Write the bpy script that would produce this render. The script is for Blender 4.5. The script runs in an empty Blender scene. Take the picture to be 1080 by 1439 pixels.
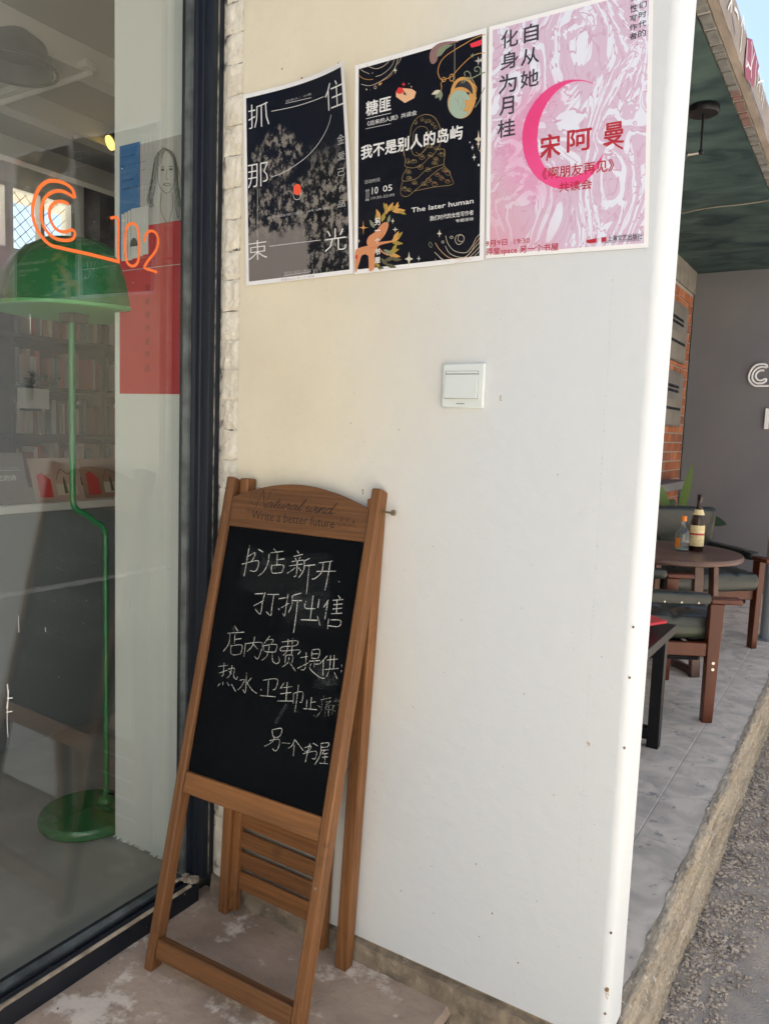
import bpy, math, random
from mathutils import Matrix, Vector, noise
random.seed(7)
S = bpy.context.scene
COL = S.collection
# ---------------------------------------------------------------- camera
R = ((0.84369267, 0.08801775, -0.52956166), (0.53557883, -0.0707936, 0.84151267), (0.03657848, -0.99360009, -0.10686848))
cd = bpy.data.cameras.new('camera'); cam = bpy.data.objects.new('camera', cd); COL.objects.link(cam)
cam.matrix_world = Matrix(((R[0][0], -R[0][1], -R[0][2], 0), (R[1][0], -R[1][1], -R[1][2], 0), (R[2][0], -R[2][1], -R[2][2], 1.19), (0, 0, 0, 1)))
cd.sensor_fit = 'VERTICAL'; cd.sensor_height = 36; cd.sensor_width = 36; cd.lens = 36 * 1081 / 1439
cd.clip_start = 0.01; cd.clip_end = 500
S.camera = cam
# ---------------------------------------------------------------- light
SUN_EL, SUN_AZ = math.radians(68), math.radians(-58)      # azimuth from +Y towards +X
w = bpy.data.worlds.new('World'); S.world = w; w.use_nodes = True
nt = w.node_tree; nt.nodes.clear()
sky = nt.nodes.new('ShaderNodeTexSky'); sky.sky_type = 'NISHITA'; sky.sun_disc = False
sky.sun_elevation = SUN_EL; sky.sun_rotation = SUN_AZ; sky.air_density = 1.0; sky.dust_density = 1.6; sky.ozone_density = 1.0
bg = nt.nodes.new('ShaderNodeBackground'); bg.inputs[1].default_value = 0.05
wo = nt.nodes.new('ShaderNodeOutputWorld'); nt.links.new(sky.outputs[0], bg.inputs[0]); nt.links.new(bg.outputs[0], wo.inputs[0])
sl = bpy.data.lights.new('sun', 'SUN'); sl.energy = 5.0; sl.angle = math.radians(0.6); sl.color = (1, .965, .90)
sun = bpy.data.objects.new('sun', sl); COL.objects.link(sun)
sd = Vector((math.sin(SUN_AZ) * math.cos(SUN_EL), math.cos(SUN_AZ) * math.cos(SUN_EL), math.sin(SUN_EL)))
sun.rotation_euler = sd.to_track_quat('Z', 'Y').to_euler(); sun.location = (0, 0, 20)
S.view_settings.view_transform = 'Standard'; S.view_settings.look = 'None'
S.view_settings.exposure = 2.45; S.view_settings.gamma = 1; S.view_settings.use_curve_mapping = False
try:
    S.cycles.max_bounces = 10; S.cycles.transparent_max_bounces = 16; S.cycles.diffuse_bounces = 6
except Exception: pass
# ---------------------------------------------------------------- materials
MATS = {}
def mat(name, col, rough=.6, metal=0., spec=.5, col2=None, nscale=6., ndist=0., contrast=(.35, .65), stretch=(1, 1, 1), bump=0., bscale=60., bstretch=None,
        col3=None, n3=20., t3=(.6, .66), emit=0., uv=False, coat=0., alpha=1., rvar=0., detail=8, orand=0.):
    m = bpy.data.materials.new(name); m.use_nodes = True; t = m.node_tree; b = t.nodes['Principled BSDF']
    def N(k, **kw):
        n = t.nodes.new(k)
        for a, v in kw.items(): setattr(n, a, v)
        return n
    L = t.links.new
    b.inputs['Base Color'].default_value = (*col, 1); b.inputs['Roughness'].default_value = rough
    b.inputs['Metallic'].default_value = metal; b.inputs['Specular IOR Level'].default_value = spec
    if coat: b.inputs['Coat Weight'].default_value = coat; b.inputs['Coat Roughness'].default_value = .15
    if emit: b.inputs['Emission Color'].default_value = (*col, 1); b.inputs['Emission Strength'].default_value = emit
    tc = N('ShaderNodeTexCoord'); src = tc.outputs['UV' if uv else 'Object']
    def mapped(st):
        mp = N('ShaderNodeMapping'); mp.inputs['Scale'].default_value = st; s_in = src
        if orand:                                        # every board cut from a different place in the log
            oi_ = N('ShaderNodeObjectInfo'); sc_ = N('ShaderNodeVectorMath', operation='SCALE'); cx_ = N('ShaderNodeCombineXYZ')
            for q in range(3): L(oi_.outputs['Random'], cx_.inputs[q])
            sc_.inputs['Scale'].default_value = 37.; L(cx_.outputs[0], sc_.inputs[0]); ad = N('ShaderNodeVectorMath', operation='ADD'); L(src, ad.inputs[0]); L(sc_.outputs[0], ad.inputs[1]); s_in = ad.outputs[0]
        L(s_in, mp.inputs[0]); return mp.outputs[0]
    cur = None
    if col2:
        n = N('ShaderNodeTexNoise'); n.inputs['Scale'].default_value = nscale; n.inputs['Detail'].default_value = detail; n.inputs['Distortion'].default_value = ndist
        L(mapped(stretch), n.inputs['Vector'])
        r = N('ShaderNodeMapRange'); r.inputs[1].default_value, r.inputs[2].default_value = contrast; L(n.outputs[0], r.inputs[0])
        mx = N('ShaderNodeMix', data_type='RGBA'); mx.inputs[6].default_value = (*col, 1); mx.inputs[7].default_value = (*col2, 1)
        L(r.outputs[0], mx.inputs[0]); cur = mx.outputs[2]
        if rvar:
            rr = N('ShaderNodeMapRange'); rr.inputs[3].default_value = rough; rr.inputs[4].default_value = min(1, rough + rvar); L(r.outputs[0], rr.inputs[0]); L(rr.outputs[0], b.inputs['Roughness'])
    if col3:
        n = N('ShaderNodeTexNoise'); n.inputs['Scale'].default_value = n3; n.inputs['Detail'].default_value = 10; n.inputs['Roughness'].default_value = .65
        L(mapped((1, 1, 1)), n.inputs['Vector'])
        r = N('ShaderNodeMapRange'); r.inputs[1].default_value, r.inputs[2].default_value = t3; L(n.outputs[0], r.inputs[0])
        mx = N('ShaderNodeMix', data_type='RGBA'); mx.inputs[6].default_value = (*col, 1); mx.inputs[7].default_value = (*col3, 1)
        if cur: L(cur, mx.inputs[6])
        L(r.outputs[0], mx.inputs[0]); cur = mx.outputs[2]
    if orand and cur:
        oi_ = N('ShaderNodeObjectInfo'); hr = N('ShaderNodeMapRange'); hr.inputs[3].default_value = 1 - orand; hr.inputs[4].default_value = 1 + orand; L(oi_.outputs['Random'], hr.inputs[0])
        hs = N('ShaderNodeHueSaturation'); L(hr.outputs[0], hs.inputs['Value']); L(cur, hs.inputs['Color']); cur = hs.outputs[0]
    if cur: L(cur, b.inputs['Base Color'])
    if bump:
        n = N('ShaderNodeTexNoise'); n.inputs['Scale'].default_value = bscale; n.inputs['Detail'].default_value = 6
        L(mapped(bstretch or stretch), n.inputs['Vector'])
        bp = N('ShaderNodeBump'); bp.inputs['Strength'].default_value = 1; bp.inputs['Distance'].default_value = bump; L(n.outputs[0], bp.inputs['Height']); L(bp.outputs[0], b.inputs['Normal'])
    MATS[name] = m; return m
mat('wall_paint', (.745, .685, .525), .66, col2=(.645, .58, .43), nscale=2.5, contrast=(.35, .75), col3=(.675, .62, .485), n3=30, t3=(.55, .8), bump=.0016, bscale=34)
mat('pier_brick', (.78, .74, .62), .7, col2=(.66, .60, .48), nscale=25, contrast=(.4, .7), col3=(.10, .09, .08), n3=46, t3=(.68, .72), bump=.006, bscale=60)
mat('pier_mortar', (.60, .56, .47), .85, col2=(.10, .09, .08), nscale=34, contrast=(.5, .66), bump=.006, bscale=50)
mat('lamp_inside', (.10, .40, .13), .5)
mat('mortar_dark', (.30, .28, .25), .9, col2=(.05, .05, .05), nscale=40, bump=.006, bscale=50)
mat('wood_z', (.215, .090, .027), .52, col2=(.120, .049, .015), nscale=95, ndist=.5, stretch=(1, 1, .035), contrast=(.32, .70), col3=(.10, .042, .015), n3=15, t3=(.60, .72), bump=.0022, bscale=150, rvar=.25, orand=.22)
mat('wood_x', (.215, .090, .027), .52, col2=(.120, .049, .015), nscale=95, ndist=.5, stretch=(.035, 1, 1), contrast=(.32, .70), col3=(.10, .042, .015), n3=15, t3=(.60, .72), bump=.0022, bscale=150, rvar=.25, orand=.22)
mat('wood_dark', (.10, .042, .018), .45, col2=(.065, .026, .012), nscale=20, stretch=(1, 1, .07), bump=.001, bscale=120)
mat('engraving', (.022, .011, .006), .7)
mat('blackboard', (.0015, .0022, .0035), .5, spec=.10, col2=(.004, .0055, .0065), nscale=5, contrast=(.45, .75), rvar=.2, bump=.0002, bscale=300)
mat('frame_metal', (.007, .011, .018), .42, spec=.28, col2=(.014, .018, .026), nscale=14, stretch=(1, 1, .15), contrast=(.45, .8), col3=(.16, .15, .13), n3=70, t3=(.73, .78), rvar=.2)
mat('sill_metal', (.010, .013, .019), .5, spec=.3, col2=(.028, .030, .034), nscale=12, stretch=(1, .2, 1), contrast=(.45, .8), col3=(.26, .22, .17), n3=60, t3=(.66, .72))
mat('bead_metal', (.16, .18, .18), .35, metal=.3, col2=(.07, .08, .08), nscale=20)
mat('beige_mottled', (.48, .40, .29), .8, col2=(.25, .2, .14), nscale=30)
mat('floor_concrete', (.52, .395, .295), .9, spec=.2, col2=(.35, .265, .195), nscale=5.5, contrast=(.35, .65), col3=(.74, .64, .53), n3=7, t3=(.54, .60), bump=.0035, bscale=40, rvar=.1)
mat('plinth_concrete', (.33, .27, .19), .9, col2=(.17, .135, .10), nscale=14, ndist=.8, contrast=(.35, .65), col3=(.46, .41, .33), n3=40, t3=(.62, .7), bump=.008, bscale=50)
mat('kerb_concrete', (.46, .39, .29), .95, spec=.2, col2=(.27, .225, .165), nscale=48, ndist=.4, stretch=(1, .07, 1), contrast=(.36, .64), col3=(.58, .53, .44), n3=60, t3=(.58, .66), bump=.014, bscale=60, bstretch=(1, .3, 1))
mat('slab_stone', (.74, .645, .52), .85, spec=.2, col2=(.52, .455, .375), nscale=9, ndist=1.0, contrast=(.38, .66), col3=(.33, .30, .27), n3=16, t3=(.59, .66), bump=.0015, bscale=60, rvar=.12)
mat('slab_joint', (.50, .47, .42), .9, bump=.002, bscale=80)
mat('street_stucco', (.32, .32, .32), .85, col2=(.27, .27, .27), nscale=3)
mat('bounce_stucco', (.84, .83, .81), .85, col2=(.64, .64, .62), nscale=3, bump=.002)
mat('road', (.50, .425, .335), .9, col2=(.29, .265, .235), nscale=9, contrast=(.3, .7), col3=(.36, .32, .27), n3=70, t3=(.56, .66), bump=.006, bscale=160)
mat('pebble', (.56, .475, .375), .9, col2=(.36, .305, .24), nscale=18, contrast=(.35, .65), bump=.001, bscale=200)
mat('ceiling_paint', (.016, .034, .040), .6, spec=.25, col2=(.068, .108, .100), nscale=3.2, ndist=.9, stretch=(1, 1.5, 1), contrast=(.34, .70), bump=.003, bscale=9, rvar=.2)
mat('grey_wall', (.140, .141, .152), .8, col2=(.175, .172, .176), nscale=1.4, contrast=(.35, .7), bump=.0006, bscale=60)
mat('concrete_beam', (.30, .255, .215), .85, col2=(.21, .175, .15), nscale=10, stretch=(1, .5, 1), contrast=(.3, .7), bump=.003, bscale=30)
mat('soffit_brick', (.12, .12, .118), .85, col2=(.20, .20, .19), nscale=22, contrast=(.4, .8), bump=.003, bscale=60)
mat('soffit_brick_red', (.19, .10, .09), .85, col2=(.13, .09, .08), nscale=22, bump=.003, bscale=60)
mat('mortar', (.36, .335, .29), .9, bump=.003, bscale=60)
for i, c in enumerate([(.42, .14, .06), (.36, .115, .05), (.47, .18, .085), (.31, .12, .065)]):
    mat('red_brick_%d' % i, c, .85, col2=tuple(x * .62 for x in c), nscale=14, contrast=(.4, .8), bump=.003, bscale=70)
mat('lintel', (.20, .185, .16), .9, col2=(.28, .25, .2), nscale=10, bump=.003)
mat('sill_stone', (.17, .165, .16), .85, bump=.002)
mat('plaque', (.15, .14, .125), .55, col2=(.21, .19, .165), nscale=3, contrast=(.4, .6))
mat('plaque_low', (.27, .245, .20), .55, col2=(.20, .18, .15), nscale=4)
mat('facade', (.42, .40, .36), .9, bump=.003)
mat('paper', (.80, .80, .80), .45)
mat('white_plastic', (.64, .69, .67), .32)
mat('switch_gap', (.22, .24, .23), .6)
mat('nail_metal', (.38, .32, .2), .4, metal=.9)
mat('screw_metal', (.55, .5, .45), .35, metal=.8)
mat('leather', (.016, .021, .019), .27, spec=.45, col2=(.030, .036, .031), nscale=9, bump=.0025, bscale=28, rvar=.15)
mat('leather_green', (.055, .068, .036), .4, col2=(.038, .046, .028), nscale=9, bump=.002, bscale=30)
mat('chair_wood', (.115, .028, .010), .35, spec=.3, col2=(.07, .018, .008), nscale=16, stretch=(1, 1, .1), coat=.08)
mat('table_wood', (.135, .072, .052), .38, spec=.4, col2=(.085, .045, .034), nscale=16, stretch=(.12, 1, 1))
mat('black_metal', (.006, .006, .008), .4, spec=.3)
mat('red_cloth', (.55, .015, .03), .5)
mat('pole_paint', (.24, .27, .29), .4, metal=.2)
mat('leaf_green', (.17, .26, .06), .4, col2=(.09, .17, .035), nscale=8, stretch=(1, 1, .3))
mat('leaf_dark', (.018, .042, .025), .35, col2=(.03, .07, .035), nscale=9)
mat('pot', (.12, .11, .10), .7)
mat('beer_glass', (.020, .007, .003), .12, spec=.5)
mat('label_gold', (.62, .47, .20), .4, col2=(.72, .62, .38), nscale=60)
mat('orange', (.85, .17, .03), .5, emit=0)
mat('cap_orange', (.75, .22, .02), .4)
mat('lamp_green', (.008, .155, .035), .25, spec=.6, coat=.6)
mat('lamp_pole_green', (.015, .20, .06), .3, coat=.4)
mat('lamp_dark', (.03, .035, .03), .5)
mat('room_wall', (.80, .81, .77), .8, bump=.0008)
mat('pier_paint', (.86, .88, .85), .7, col2=(.80, .83, .79), nscale=2, bump=.001, bscale=20)
mat('room_ceiling', (.36, .35, .325), .85, bump=.001)
mat('room_floor', (.42, .41, .37), .35, col2=(.30, .28, .24), nscale=2.5, contrast=(.4, .7), rvar=.2)
mat('shelf', (.045, .042, .042), .6)
mat('beam_white', (.62, .60, .55), .7)
mat('tube_white', (.7, .7, .66), .5)
mat('counter', (.20, .215, .22), .6)
mat('poster_blue', (.055, .20, .46), .5)
mat('poster_grey', (.50, .50, .48), .5)
mat('poster_red', (.55, .022, .03), .5, col2=(.62, .04, .045), nscale=3)
mat('sketch', (.09, .10, .07), .7)
mat('red_dim', (.28, .015, .02), .6)
mat('spot_lit', (1.0, .66, .16), .5, emit=.42)
BOOKC = [(.50, .36, .30), (.42, .10, .07), (.55, .50, .42), (.20, .18, .17), (.33, .20, .14), (.60, .55, .48), (.35, .12, .10), (.16, .20, .22), (.48, .42, .30), (.25, .24, .24)]
for i, c in enumerate(BOOKC): mat('book_%d' % i, c, .6)
mat('book_pages', (.65, .6, .5), .8)
m = MATS['wall_paint']; t = m.node_tree; b = t.nodes['Principled BSDF']; prev = b.inputs['Base Color'].links[0].from_socket     # painted-in light: warm bounce at left fading to cool skylight at right
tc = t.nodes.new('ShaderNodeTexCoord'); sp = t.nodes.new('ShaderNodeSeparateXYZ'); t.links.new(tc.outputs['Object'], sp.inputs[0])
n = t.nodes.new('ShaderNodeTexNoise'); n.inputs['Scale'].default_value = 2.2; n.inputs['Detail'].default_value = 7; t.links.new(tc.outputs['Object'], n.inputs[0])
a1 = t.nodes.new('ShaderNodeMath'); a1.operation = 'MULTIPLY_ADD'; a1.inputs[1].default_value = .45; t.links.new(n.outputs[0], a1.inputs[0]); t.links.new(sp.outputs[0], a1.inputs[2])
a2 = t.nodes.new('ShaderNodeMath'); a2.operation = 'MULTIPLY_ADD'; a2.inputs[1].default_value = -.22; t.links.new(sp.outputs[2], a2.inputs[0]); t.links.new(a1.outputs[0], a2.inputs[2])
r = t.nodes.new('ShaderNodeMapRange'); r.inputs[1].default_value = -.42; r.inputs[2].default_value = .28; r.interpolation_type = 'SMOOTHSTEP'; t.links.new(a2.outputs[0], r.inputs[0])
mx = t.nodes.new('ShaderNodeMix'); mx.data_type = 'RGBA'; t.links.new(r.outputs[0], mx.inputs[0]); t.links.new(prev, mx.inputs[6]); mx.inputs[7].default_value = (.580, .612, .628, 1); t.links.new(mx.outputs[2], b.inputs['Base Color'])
# print inks
for n, c in dict(white=(.72, .72, .70), white_dim=(.42, .42, .41), cream=(.60, .54, .42), gold=(.58, .30, .08), goldbr=(.33, .24, .10), grey_green=(.20, .235, .15), dark=(.02, .02, .025),
                 peach=(.72, .42, .24), peach2=(.60, .25, .11), red=(.62, .03, .03), red2=(.72, .03, .06), redbr=(.36, .06, .04), mauve=(.25, .14, .13), mint=(.32, .42, .33), olive=(.33, .24, .04),
                 browng=(.10, .09, .045), ink=(.035, .03, .045), crimson=(.42, .012, .03), orange_red=(.86, .10, .04), redpaint=(.27, .03, .035), greypaint=(.22, .2, .19)).items():
    mat(n, c, .5)
mat('magenta', (.70, .035, .18), .5, col2=(.76, .07, .25), nscale=6)
mat('p2_print', (.003, .0035, .008), .4, spec=.18, col2=(.005, .006, .012), nscale=5)
def chalkmat(name, c, thr):
    m = mat(name, c, .95); t = m.node_tree; b = t.nodes['Principled BSDF']
    tc = t.nodes.new('ShaderNodeTexCoord'); n = t.nodes.new('ShaderNodeTexNoise'); n.inputs['Scale'].default_value = 420; n.inputs['Detail'].default_value = 3
    r = t.nodes.new('ShaderNodeMapRange'); r.inputs[1].default_value, r.inputs[2].default_value = thr; r.inputs[3].default_value = .12 if thr[1] < 1 else .02; r.inputs[4].default_value = .95
    t.links.new(tc.outputs['Object'], n.inputs[0]); t.links.new(n.outputs[0], r.inputs[0]); t.links.new(r.outputs[0], b.inputs['Alpha'])
chalkmat('chalk', (.66, .66, .60), (.36, .52)); chalkmat('chalk_dim', (.42, .42, .38), (.42, .62)); chalkmat('smear', (.085, .095, .095), (.48, .9))
m = chalkmat('haze_smear', (.10, .11, .11), (.35, 3.2)); chalkmat('scuff', (.36, .35, .32), (.5, 1.3))
chalkmat('tape', (.62, .66, .64), (.45, 1.6)); chalkmat('splash_white', (.75, .75, .72), (.2, .3))
chalkmat('rust', (.17, .07, .03), (.3, .5)); chalkmat('rust_drip', (.55, .42, .2), (.42, .7)); chalkmat('crack', (.50, .46, .36), (.52, 1.0))
# photographic print of poster one: dark foliage against a pale ground
m = mat('p1_print', (.02, .02, .03), .38, spec=.2, uv=True); t = m.node_tree; b = t.nodes['Principled BSDF']
def nn(k, **kw):
    n = t.nodes.new(k)
    for a, v in kw.items(): setattr(n, a, v)
    return n
tc = nn('ShaderNodeTexCoord'); sx = nn('ShaderNodeSeparateXYZ'); t.links.new(tc.outputs['UV'], sx.inputs[0])
def noi(sc, det=10, ro=.62, dist=0.):
    n = nn('ShaderNodeTexNoise'); n.inputs['Scale'].default_value = sc; n.inputs['Detail'].default_value = det; n.inputs['Roughness'].default_value = ro; n.inputs['Distortion'].default_value = dist
    t.links.new(tc.outputs['UV'], n.inputs['Vector']); return n.outputs[0]
def mth(op, a, b2=None):
    n = nn('ShaderNodeMath', operation=op)
    for i, x in enumerate((a, b2)):
        if x is None: continue
        if isinstance(x, (int, float)): n.inputs[i].default_value = x
        else: t.links.new(x, n.inputs[i])
    return n.outputs[0]
def rng(x, a, b2):
    n = nn('ShaderNodeMapRange'); n.inputs[1].default_value = a; n.inputs[2].default_value = b2; t.links.new(x, n.inputs[0]); return n.outputs[0]
def mixc(f, a, b2):
    n = nn('ShaderNodeMix', data_type='RGBA'); t.links.new(f, n.inputs[0])
    for i, x in ((6, a), (7, b2)):
        if isinstance(x, tuple): n.inputs[i].default_value = (*x, 1)
        else: t.links.new(x, n.inputs[i])
    return n.outputs[2]
fine, mid = noi(17, 12, .75), noi(4.2, 8, .6)
# pale ground at the foot, leaf clutter across the middle and down the right side, a lit tree at the upper left
ground = rng(mth('ADD', mth('MULTIPLY', sx.outputs[1], -1.0), mth('MULTIPLY', mid, .55)), -.02, .02)
du = mth('SUBTRACT', sx.outputs[0], .80); treeR = mth('SUBTRACT', mth('ADD', mth('MULTIPLY', mth('MULTIPLY', du, du), -9), mth('MULTIPLY', mid, 2.3)), .72)
leafR = rng(treeR, -.05, .08)
speck = rng(fine, .50, .56)
du2 = mth('SUBTRACT', sx.outputs[0], .33); dv2 = mth('SUBTRACT', sx.outputs[1], .66)
rad = mth('ADD', mth('MULTIPLY', du2, du2), mth('MULTIPLY', mth('MULTIPLY', dv2, dv2), 3.5)); treeL = rng(mth('SUBTRACT', mth('MULTIPLY', mid, .22), rad), .035, .07)
dv3 = mth('SUBTRACT', sx.outputs[1], .36); band = rng(mth('SUBTRACT', mth('MULTIPLY', mid, .10), mth('MULTIPLY', dv3, dv3)), .02, .04)
c = mixc(ground, (.004, .006, .014), (.175, .160, .150))
c = mixc(mth('MULTIPLY', leafR, rng(sx.outputs[1], .68, .55)), c, mixc(speck, (.004, .005, .008), (.185, .175, .162)))
c = mixc(mth('MULTIPLY', mth('MAXIMUM', treeL, band), speck), c, (.225, .205, .18))
t.links.new(c, b.inputs['Base Color'])
# marbled print of poster three
m = mat('p3_print', (.6, .4, .55), .4); t = m.node_tree; b = t.nodes['Principled BSDF']; tc = nn('ShaderNodeTexCoord')
def warp():
    n = nn('ShaderNodeTexNoise'); n.inputs['Scale'].default_value = 1.6; n.inputs['Detail'].default_value = 1.5; n.inputs['Distortion'].default_value = 1.2; t.links.new(tc.outputs['UV'], n.inputs['Vector'])
    a = nn('ShaderNodeVectorMath', operation='SCALE'); a.inputs['Scale'].default_value = 1.5; t.links.new(n.outputs[1], a.inputs[0])
    s = nn('ShaderNodeVectorMath', operation='ADD'); t.links.new(a.outputs[0], s.inputs[0]); t.links.new(tc.outputs['UV'], s.inputs[1]); return s.outputs[0]
wv = warp()
def wave(sc, dist, ds):
    n = nn('ShaderNodeTexWave'); n.inputs['Scale'].default_value = sc; n.inputs['Distortion'].default_value = dist; n.inputs['Detail'].default_value = 2; n.inputs['Detail Scale'].default_value = ds
    t.links.new(wv, n.inputs['Vector']); return n.outputs[1]
nz = nn('ShaderNodeTexNoise'); nz.inputs['Scale'].default_value = 2.4; t.links.new(tc.outputs['UV'], nz.inputs[0])
LIL, PAL, DEE = (.60, .46, .59), (.70, .72, .82), (.56, .37, .49)
c = mixc(rng(wave(2.3, 8, 1.6), .60, .70), LIL, PAL)
c = mixc(rng(mth('MULTIPLY', wave(5.0, 10, 2.0), rng(nz.outputs[0], .42, .58)), .70, .76), c, PAL)
c = mixc(rng(wave(3.6, 12, 2.4), .92, .96), c, DEE)
sx = nn('ShaderNodeSeparateXYZ'); t.links.new(tc.outputs['UV'], sx.inputs[0])
c = mixc(rng(mth('ADD', mth('MULTIPLY', sx.outputs[0], -1), mth('MULTIPLY', sx.outputs[1], -1)), -.62, .05), c, (.66, .32, .40))
dx_, dz_ = mth('SUBTRACT', sx.outputs[0], .44), mth('MULTIPLY', mth('SUBTRACT', sx.outputs[1], .46), 1.41)
rr_ = mth('SQRT', mth('ADD', mth('MULTIPLY', dx_, dx_), mth('MULTIPLY', dz_, dz_)))
gl_ = mth('MULTIPLY', mth('MULTIPLY', rng(mth('ABSOLUTE', mth('SUBTRACT', rr_, .27)), .17, .02), rng(dx_, .12, -.14)), .55)      # printed pink bloom round the crescent
c = mixc(gl_, c, (.72, .22, .42))
t.links.new(c, b.inputs['Base Color'])
# glass
def glassmat(name, tint, f0):
    m = bpy.data.materials.new(name); m.use_nodes = True; t = m.node_tree; t.nodes.clear(); L = t.links.new
    def N(op, *a):
        n = t.nodes.new('ShaderNodeMath'); n.operation = op
        for i, x in enumerate(a):
            if isinstance(x, (int, float)): n.inputs[i].default_value = x
            else: L(x, n.inputs[i])
        return n.outputs[0]
    o = t.nodes.new('ShaderNodeOutputMaterial'); mx = t.nodes.new('ShaderNodeMixShader'); tr = t.nodes.new('ShaderNodeBsdfTransparent'); g = t.nodes.new('ShaderNodeBsdfGlossy'); ge = t.nodes.new('ShaderNodeNewGeometry')
    d = t.nodes.new('ShaderNodeVectorMath'); d.operation = 'DOT_PRODUCT'; L(ge.outputs['Incoming'], d.inputs[0]); L(ge.outputs['Normal'], d.inputs[1])
    f = N('MULTIPLY_ADD', N('POWER', N('SUBTRACT', 1.0, N('ABSOLUTE', d.outputs['Value'])), 5.0), 1 - f0, f0)       # Schlick, the same from both sides of the pane
    tr.inputs[0].default_value = (*tint, 1); g.inputs['Roughness'].default_value = 0.0
    L(f, mx.inputs[0]); L(tr.outputs[0], mx.inputs[1]); L(g.outputs[0], mx.inputs[2]); L(mx.outputs[0], o.inputs[0]); MATS[name] = m
glassmat('glass', (.975, .99, .98), .092); glassmat('bottle_glass', (.93, .95, .95), .05)
# ---------------------------------------------------------------- builders
class MB:
    def __init__(s, xf=None): s.v = []; s.f = []; s.xf = xf
    def add(s, vs, fs):
        o = len(s.v); s.v += [(s.xf @ Vector(p))[:] if s.xf else tuple(p) for p in vs]; s.f += [tuple(i + o for i in f) for f in fs]; return s
    def box(s, x0, x1, y0, y1, z0, z1):
        return s.add([(x0, y0, z0), (x1, y0, z0), (x1, y1, z0), (x0, y1, z0), (x0, y0, z1), (x1, y0, z1), (x1, y1, z1), (x0, y1, z1)],
                     [(0, 3, 2, 1), (4, 5, 6, 7), (0, 1, 5, 4), (1, 2, 6, 5), (2, 3, 7, 6), (3, 0, 4, 7)])
    def bar(s, a, b, w, d, up=(0, 1, 0)):          # a square bar from a to b
        a, b = Vector(a), Vector(b); z = (b - a).normalized(); x = Vector(up).cross(z).normalized(); y = z.cross(x); L = []
        for p in (a, b):
            for i, j in ((-1, -1), (1, -1), (1, 1), (-1, 1)): L.append(p + x * w / 2 * i + y * d / 2 * j)
        return s.add(L, [(3, 2, 1, 0), (4, 5, 6, 7), (0, 1, 5, 4), (1, 2, 6, 5), (2, 3, 7, 6), (3, 0, 4, 7)])
    def tube(s, pts, r, n=10):
        pts = [Vector(p) for p in pts]; L = []; F = []; m = len(pts); ref = Vector((.31, .17, .93))
        for i, p in enumerate(pts):
            d = (pts[min(i + 1, m - 1)] - pts[max(i - 1, 0)]).normalized(); x = d.cross(ref)
            if x.length < .1: x = d.cross(Vector((1, 0, 0)))
            x.normalize(); y = d.cross(x); rr = r[i] if isinstance(r, (list, tuple)) else r
            L += [p + x * math.cos(k * 2 * math.pi / n) * rr + y * math.sin(k * 2 * math.pi / n) * rr for k in range(n)]
        for i in range(m - 1):
            for k in range(n): F.append((i * n + k, i * n + (k + 1) % n, (i + 1) * n + (k + 1) % n, (i + 1) * n + k))
        F += [tuple(range(n))[::-1], tuple(range((m - 1) * n, m * n))]
        return s.add(L, F)
    def lathe(s, prof, c=(0, 0, 0), n=32):
        L = []; F = []; m = len(prof)
        for r, z in prof:
            L += [(c[0] + r * math.cos(k * 2 * math.pi / n), c[1] + r * math.sin(k * 2 * math.pi / n), c[2] + z) for k in range(n)]
        for i in range(m - 1):
            for k in range(n): F.append((i * n + k, i * n + (k + 1) % n, (i + 1) * n + (k + 1) % n, (i + 1) * n + k))
        if prof[0][0] > 1e-4: F.append(tuple(range(n))[::-1])
        if prof[-1][0] > 1e-4: F.append(tuple(range((m - 1) * n, m * n)))
        return s.add(L, F)
    def prism(s, poly, y0, y1):                      # outline in x,z pushed through y
        n = len(poly); return s.add([(x, y0, z) for x, z in poly] + [(x, y1, z) for x, z in poly],
                                    [tuple(range(n)), tuple(range(n, 2 * n))[::-1]] + [(i, n + i, n + (i + 1) % n, (i + 1) % n) for i in range(n)])
def mesh_of(mb, name, mt, smooth=False):
    me = bpy.data.meshes.new(name); me.from_pydata([tuple(p) for p in mb.v], [], mb.f); me.update()
    import bmesh
    b = bmesh.new(); b.from_mesh(me); bmesh.ops.recalc_face_normals(b, faces=b.faces); b.to_mesh(me); b.free()
    if mt: me.materials.append(MATS[mt])
    if smooth:
        for p in me.polygons: p.use_smooth = True
        try: me.set_sharp_from_angle(angle=math.radians(40))
        except Exception: pass
    return me
def root_of(o):
    v = Vector((0, 0, 0))
    while o: v += o.location; o = o.parent
    return v
def obj(name, mb, mt, parent=None, bev=0, smooth=False, world=True, loc=None):
    """world=True: geometry is in world metres and is made local to the (unrotated) parent chain; loc sets the origin"""
    base = root_of(parent) if parent else Vector((0, 0, 0)); o_loc = Vector((0, 0, 0))
    if loc is not None: o_loc = Vector(loc) - base
    if isinstance(mb, MB):
        if world:
            d = base + o_loc; mb.v = [tuple(Vector(p) - d) for p in mb.v]
        me = mesh_of(mb, name, mt, smooth or bev > 0)
    else: me = mb
    o = bpy.data.objects.new(name, me); COL.objects.link(o); o.location = o_loc
    if parent: o.parent = parent
    if bev:
        md = o.modifiers.new('edge', 'BEVEL'); md.width = bev; md.segments = 2; md.limit_method = 'ANGLE'; md.angle_limit = math.radians(40)
    return o
def tag(o, label=None, cat=None, group=None, kind=None):
    if label: o['label'] = label
    if cat: o['category'] = cat
    if group: o['group'] = group
    if kind: o['kind'] = kind
    return o
def thing(name, label, cat, loc=(0, 0, 0), rz=0, group=None):
    o = bpy.data.objects.new(name, None); COL.objects.link(o); o.location = loc; o.rotation_euler = (0, 0, rz); o.empty_display_size = .1
    return tag(o, label, cat, group)
def structure(name, mb, mt, **k): return tag(obj(name, mb, mt, **k), kind='structure')
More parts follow.
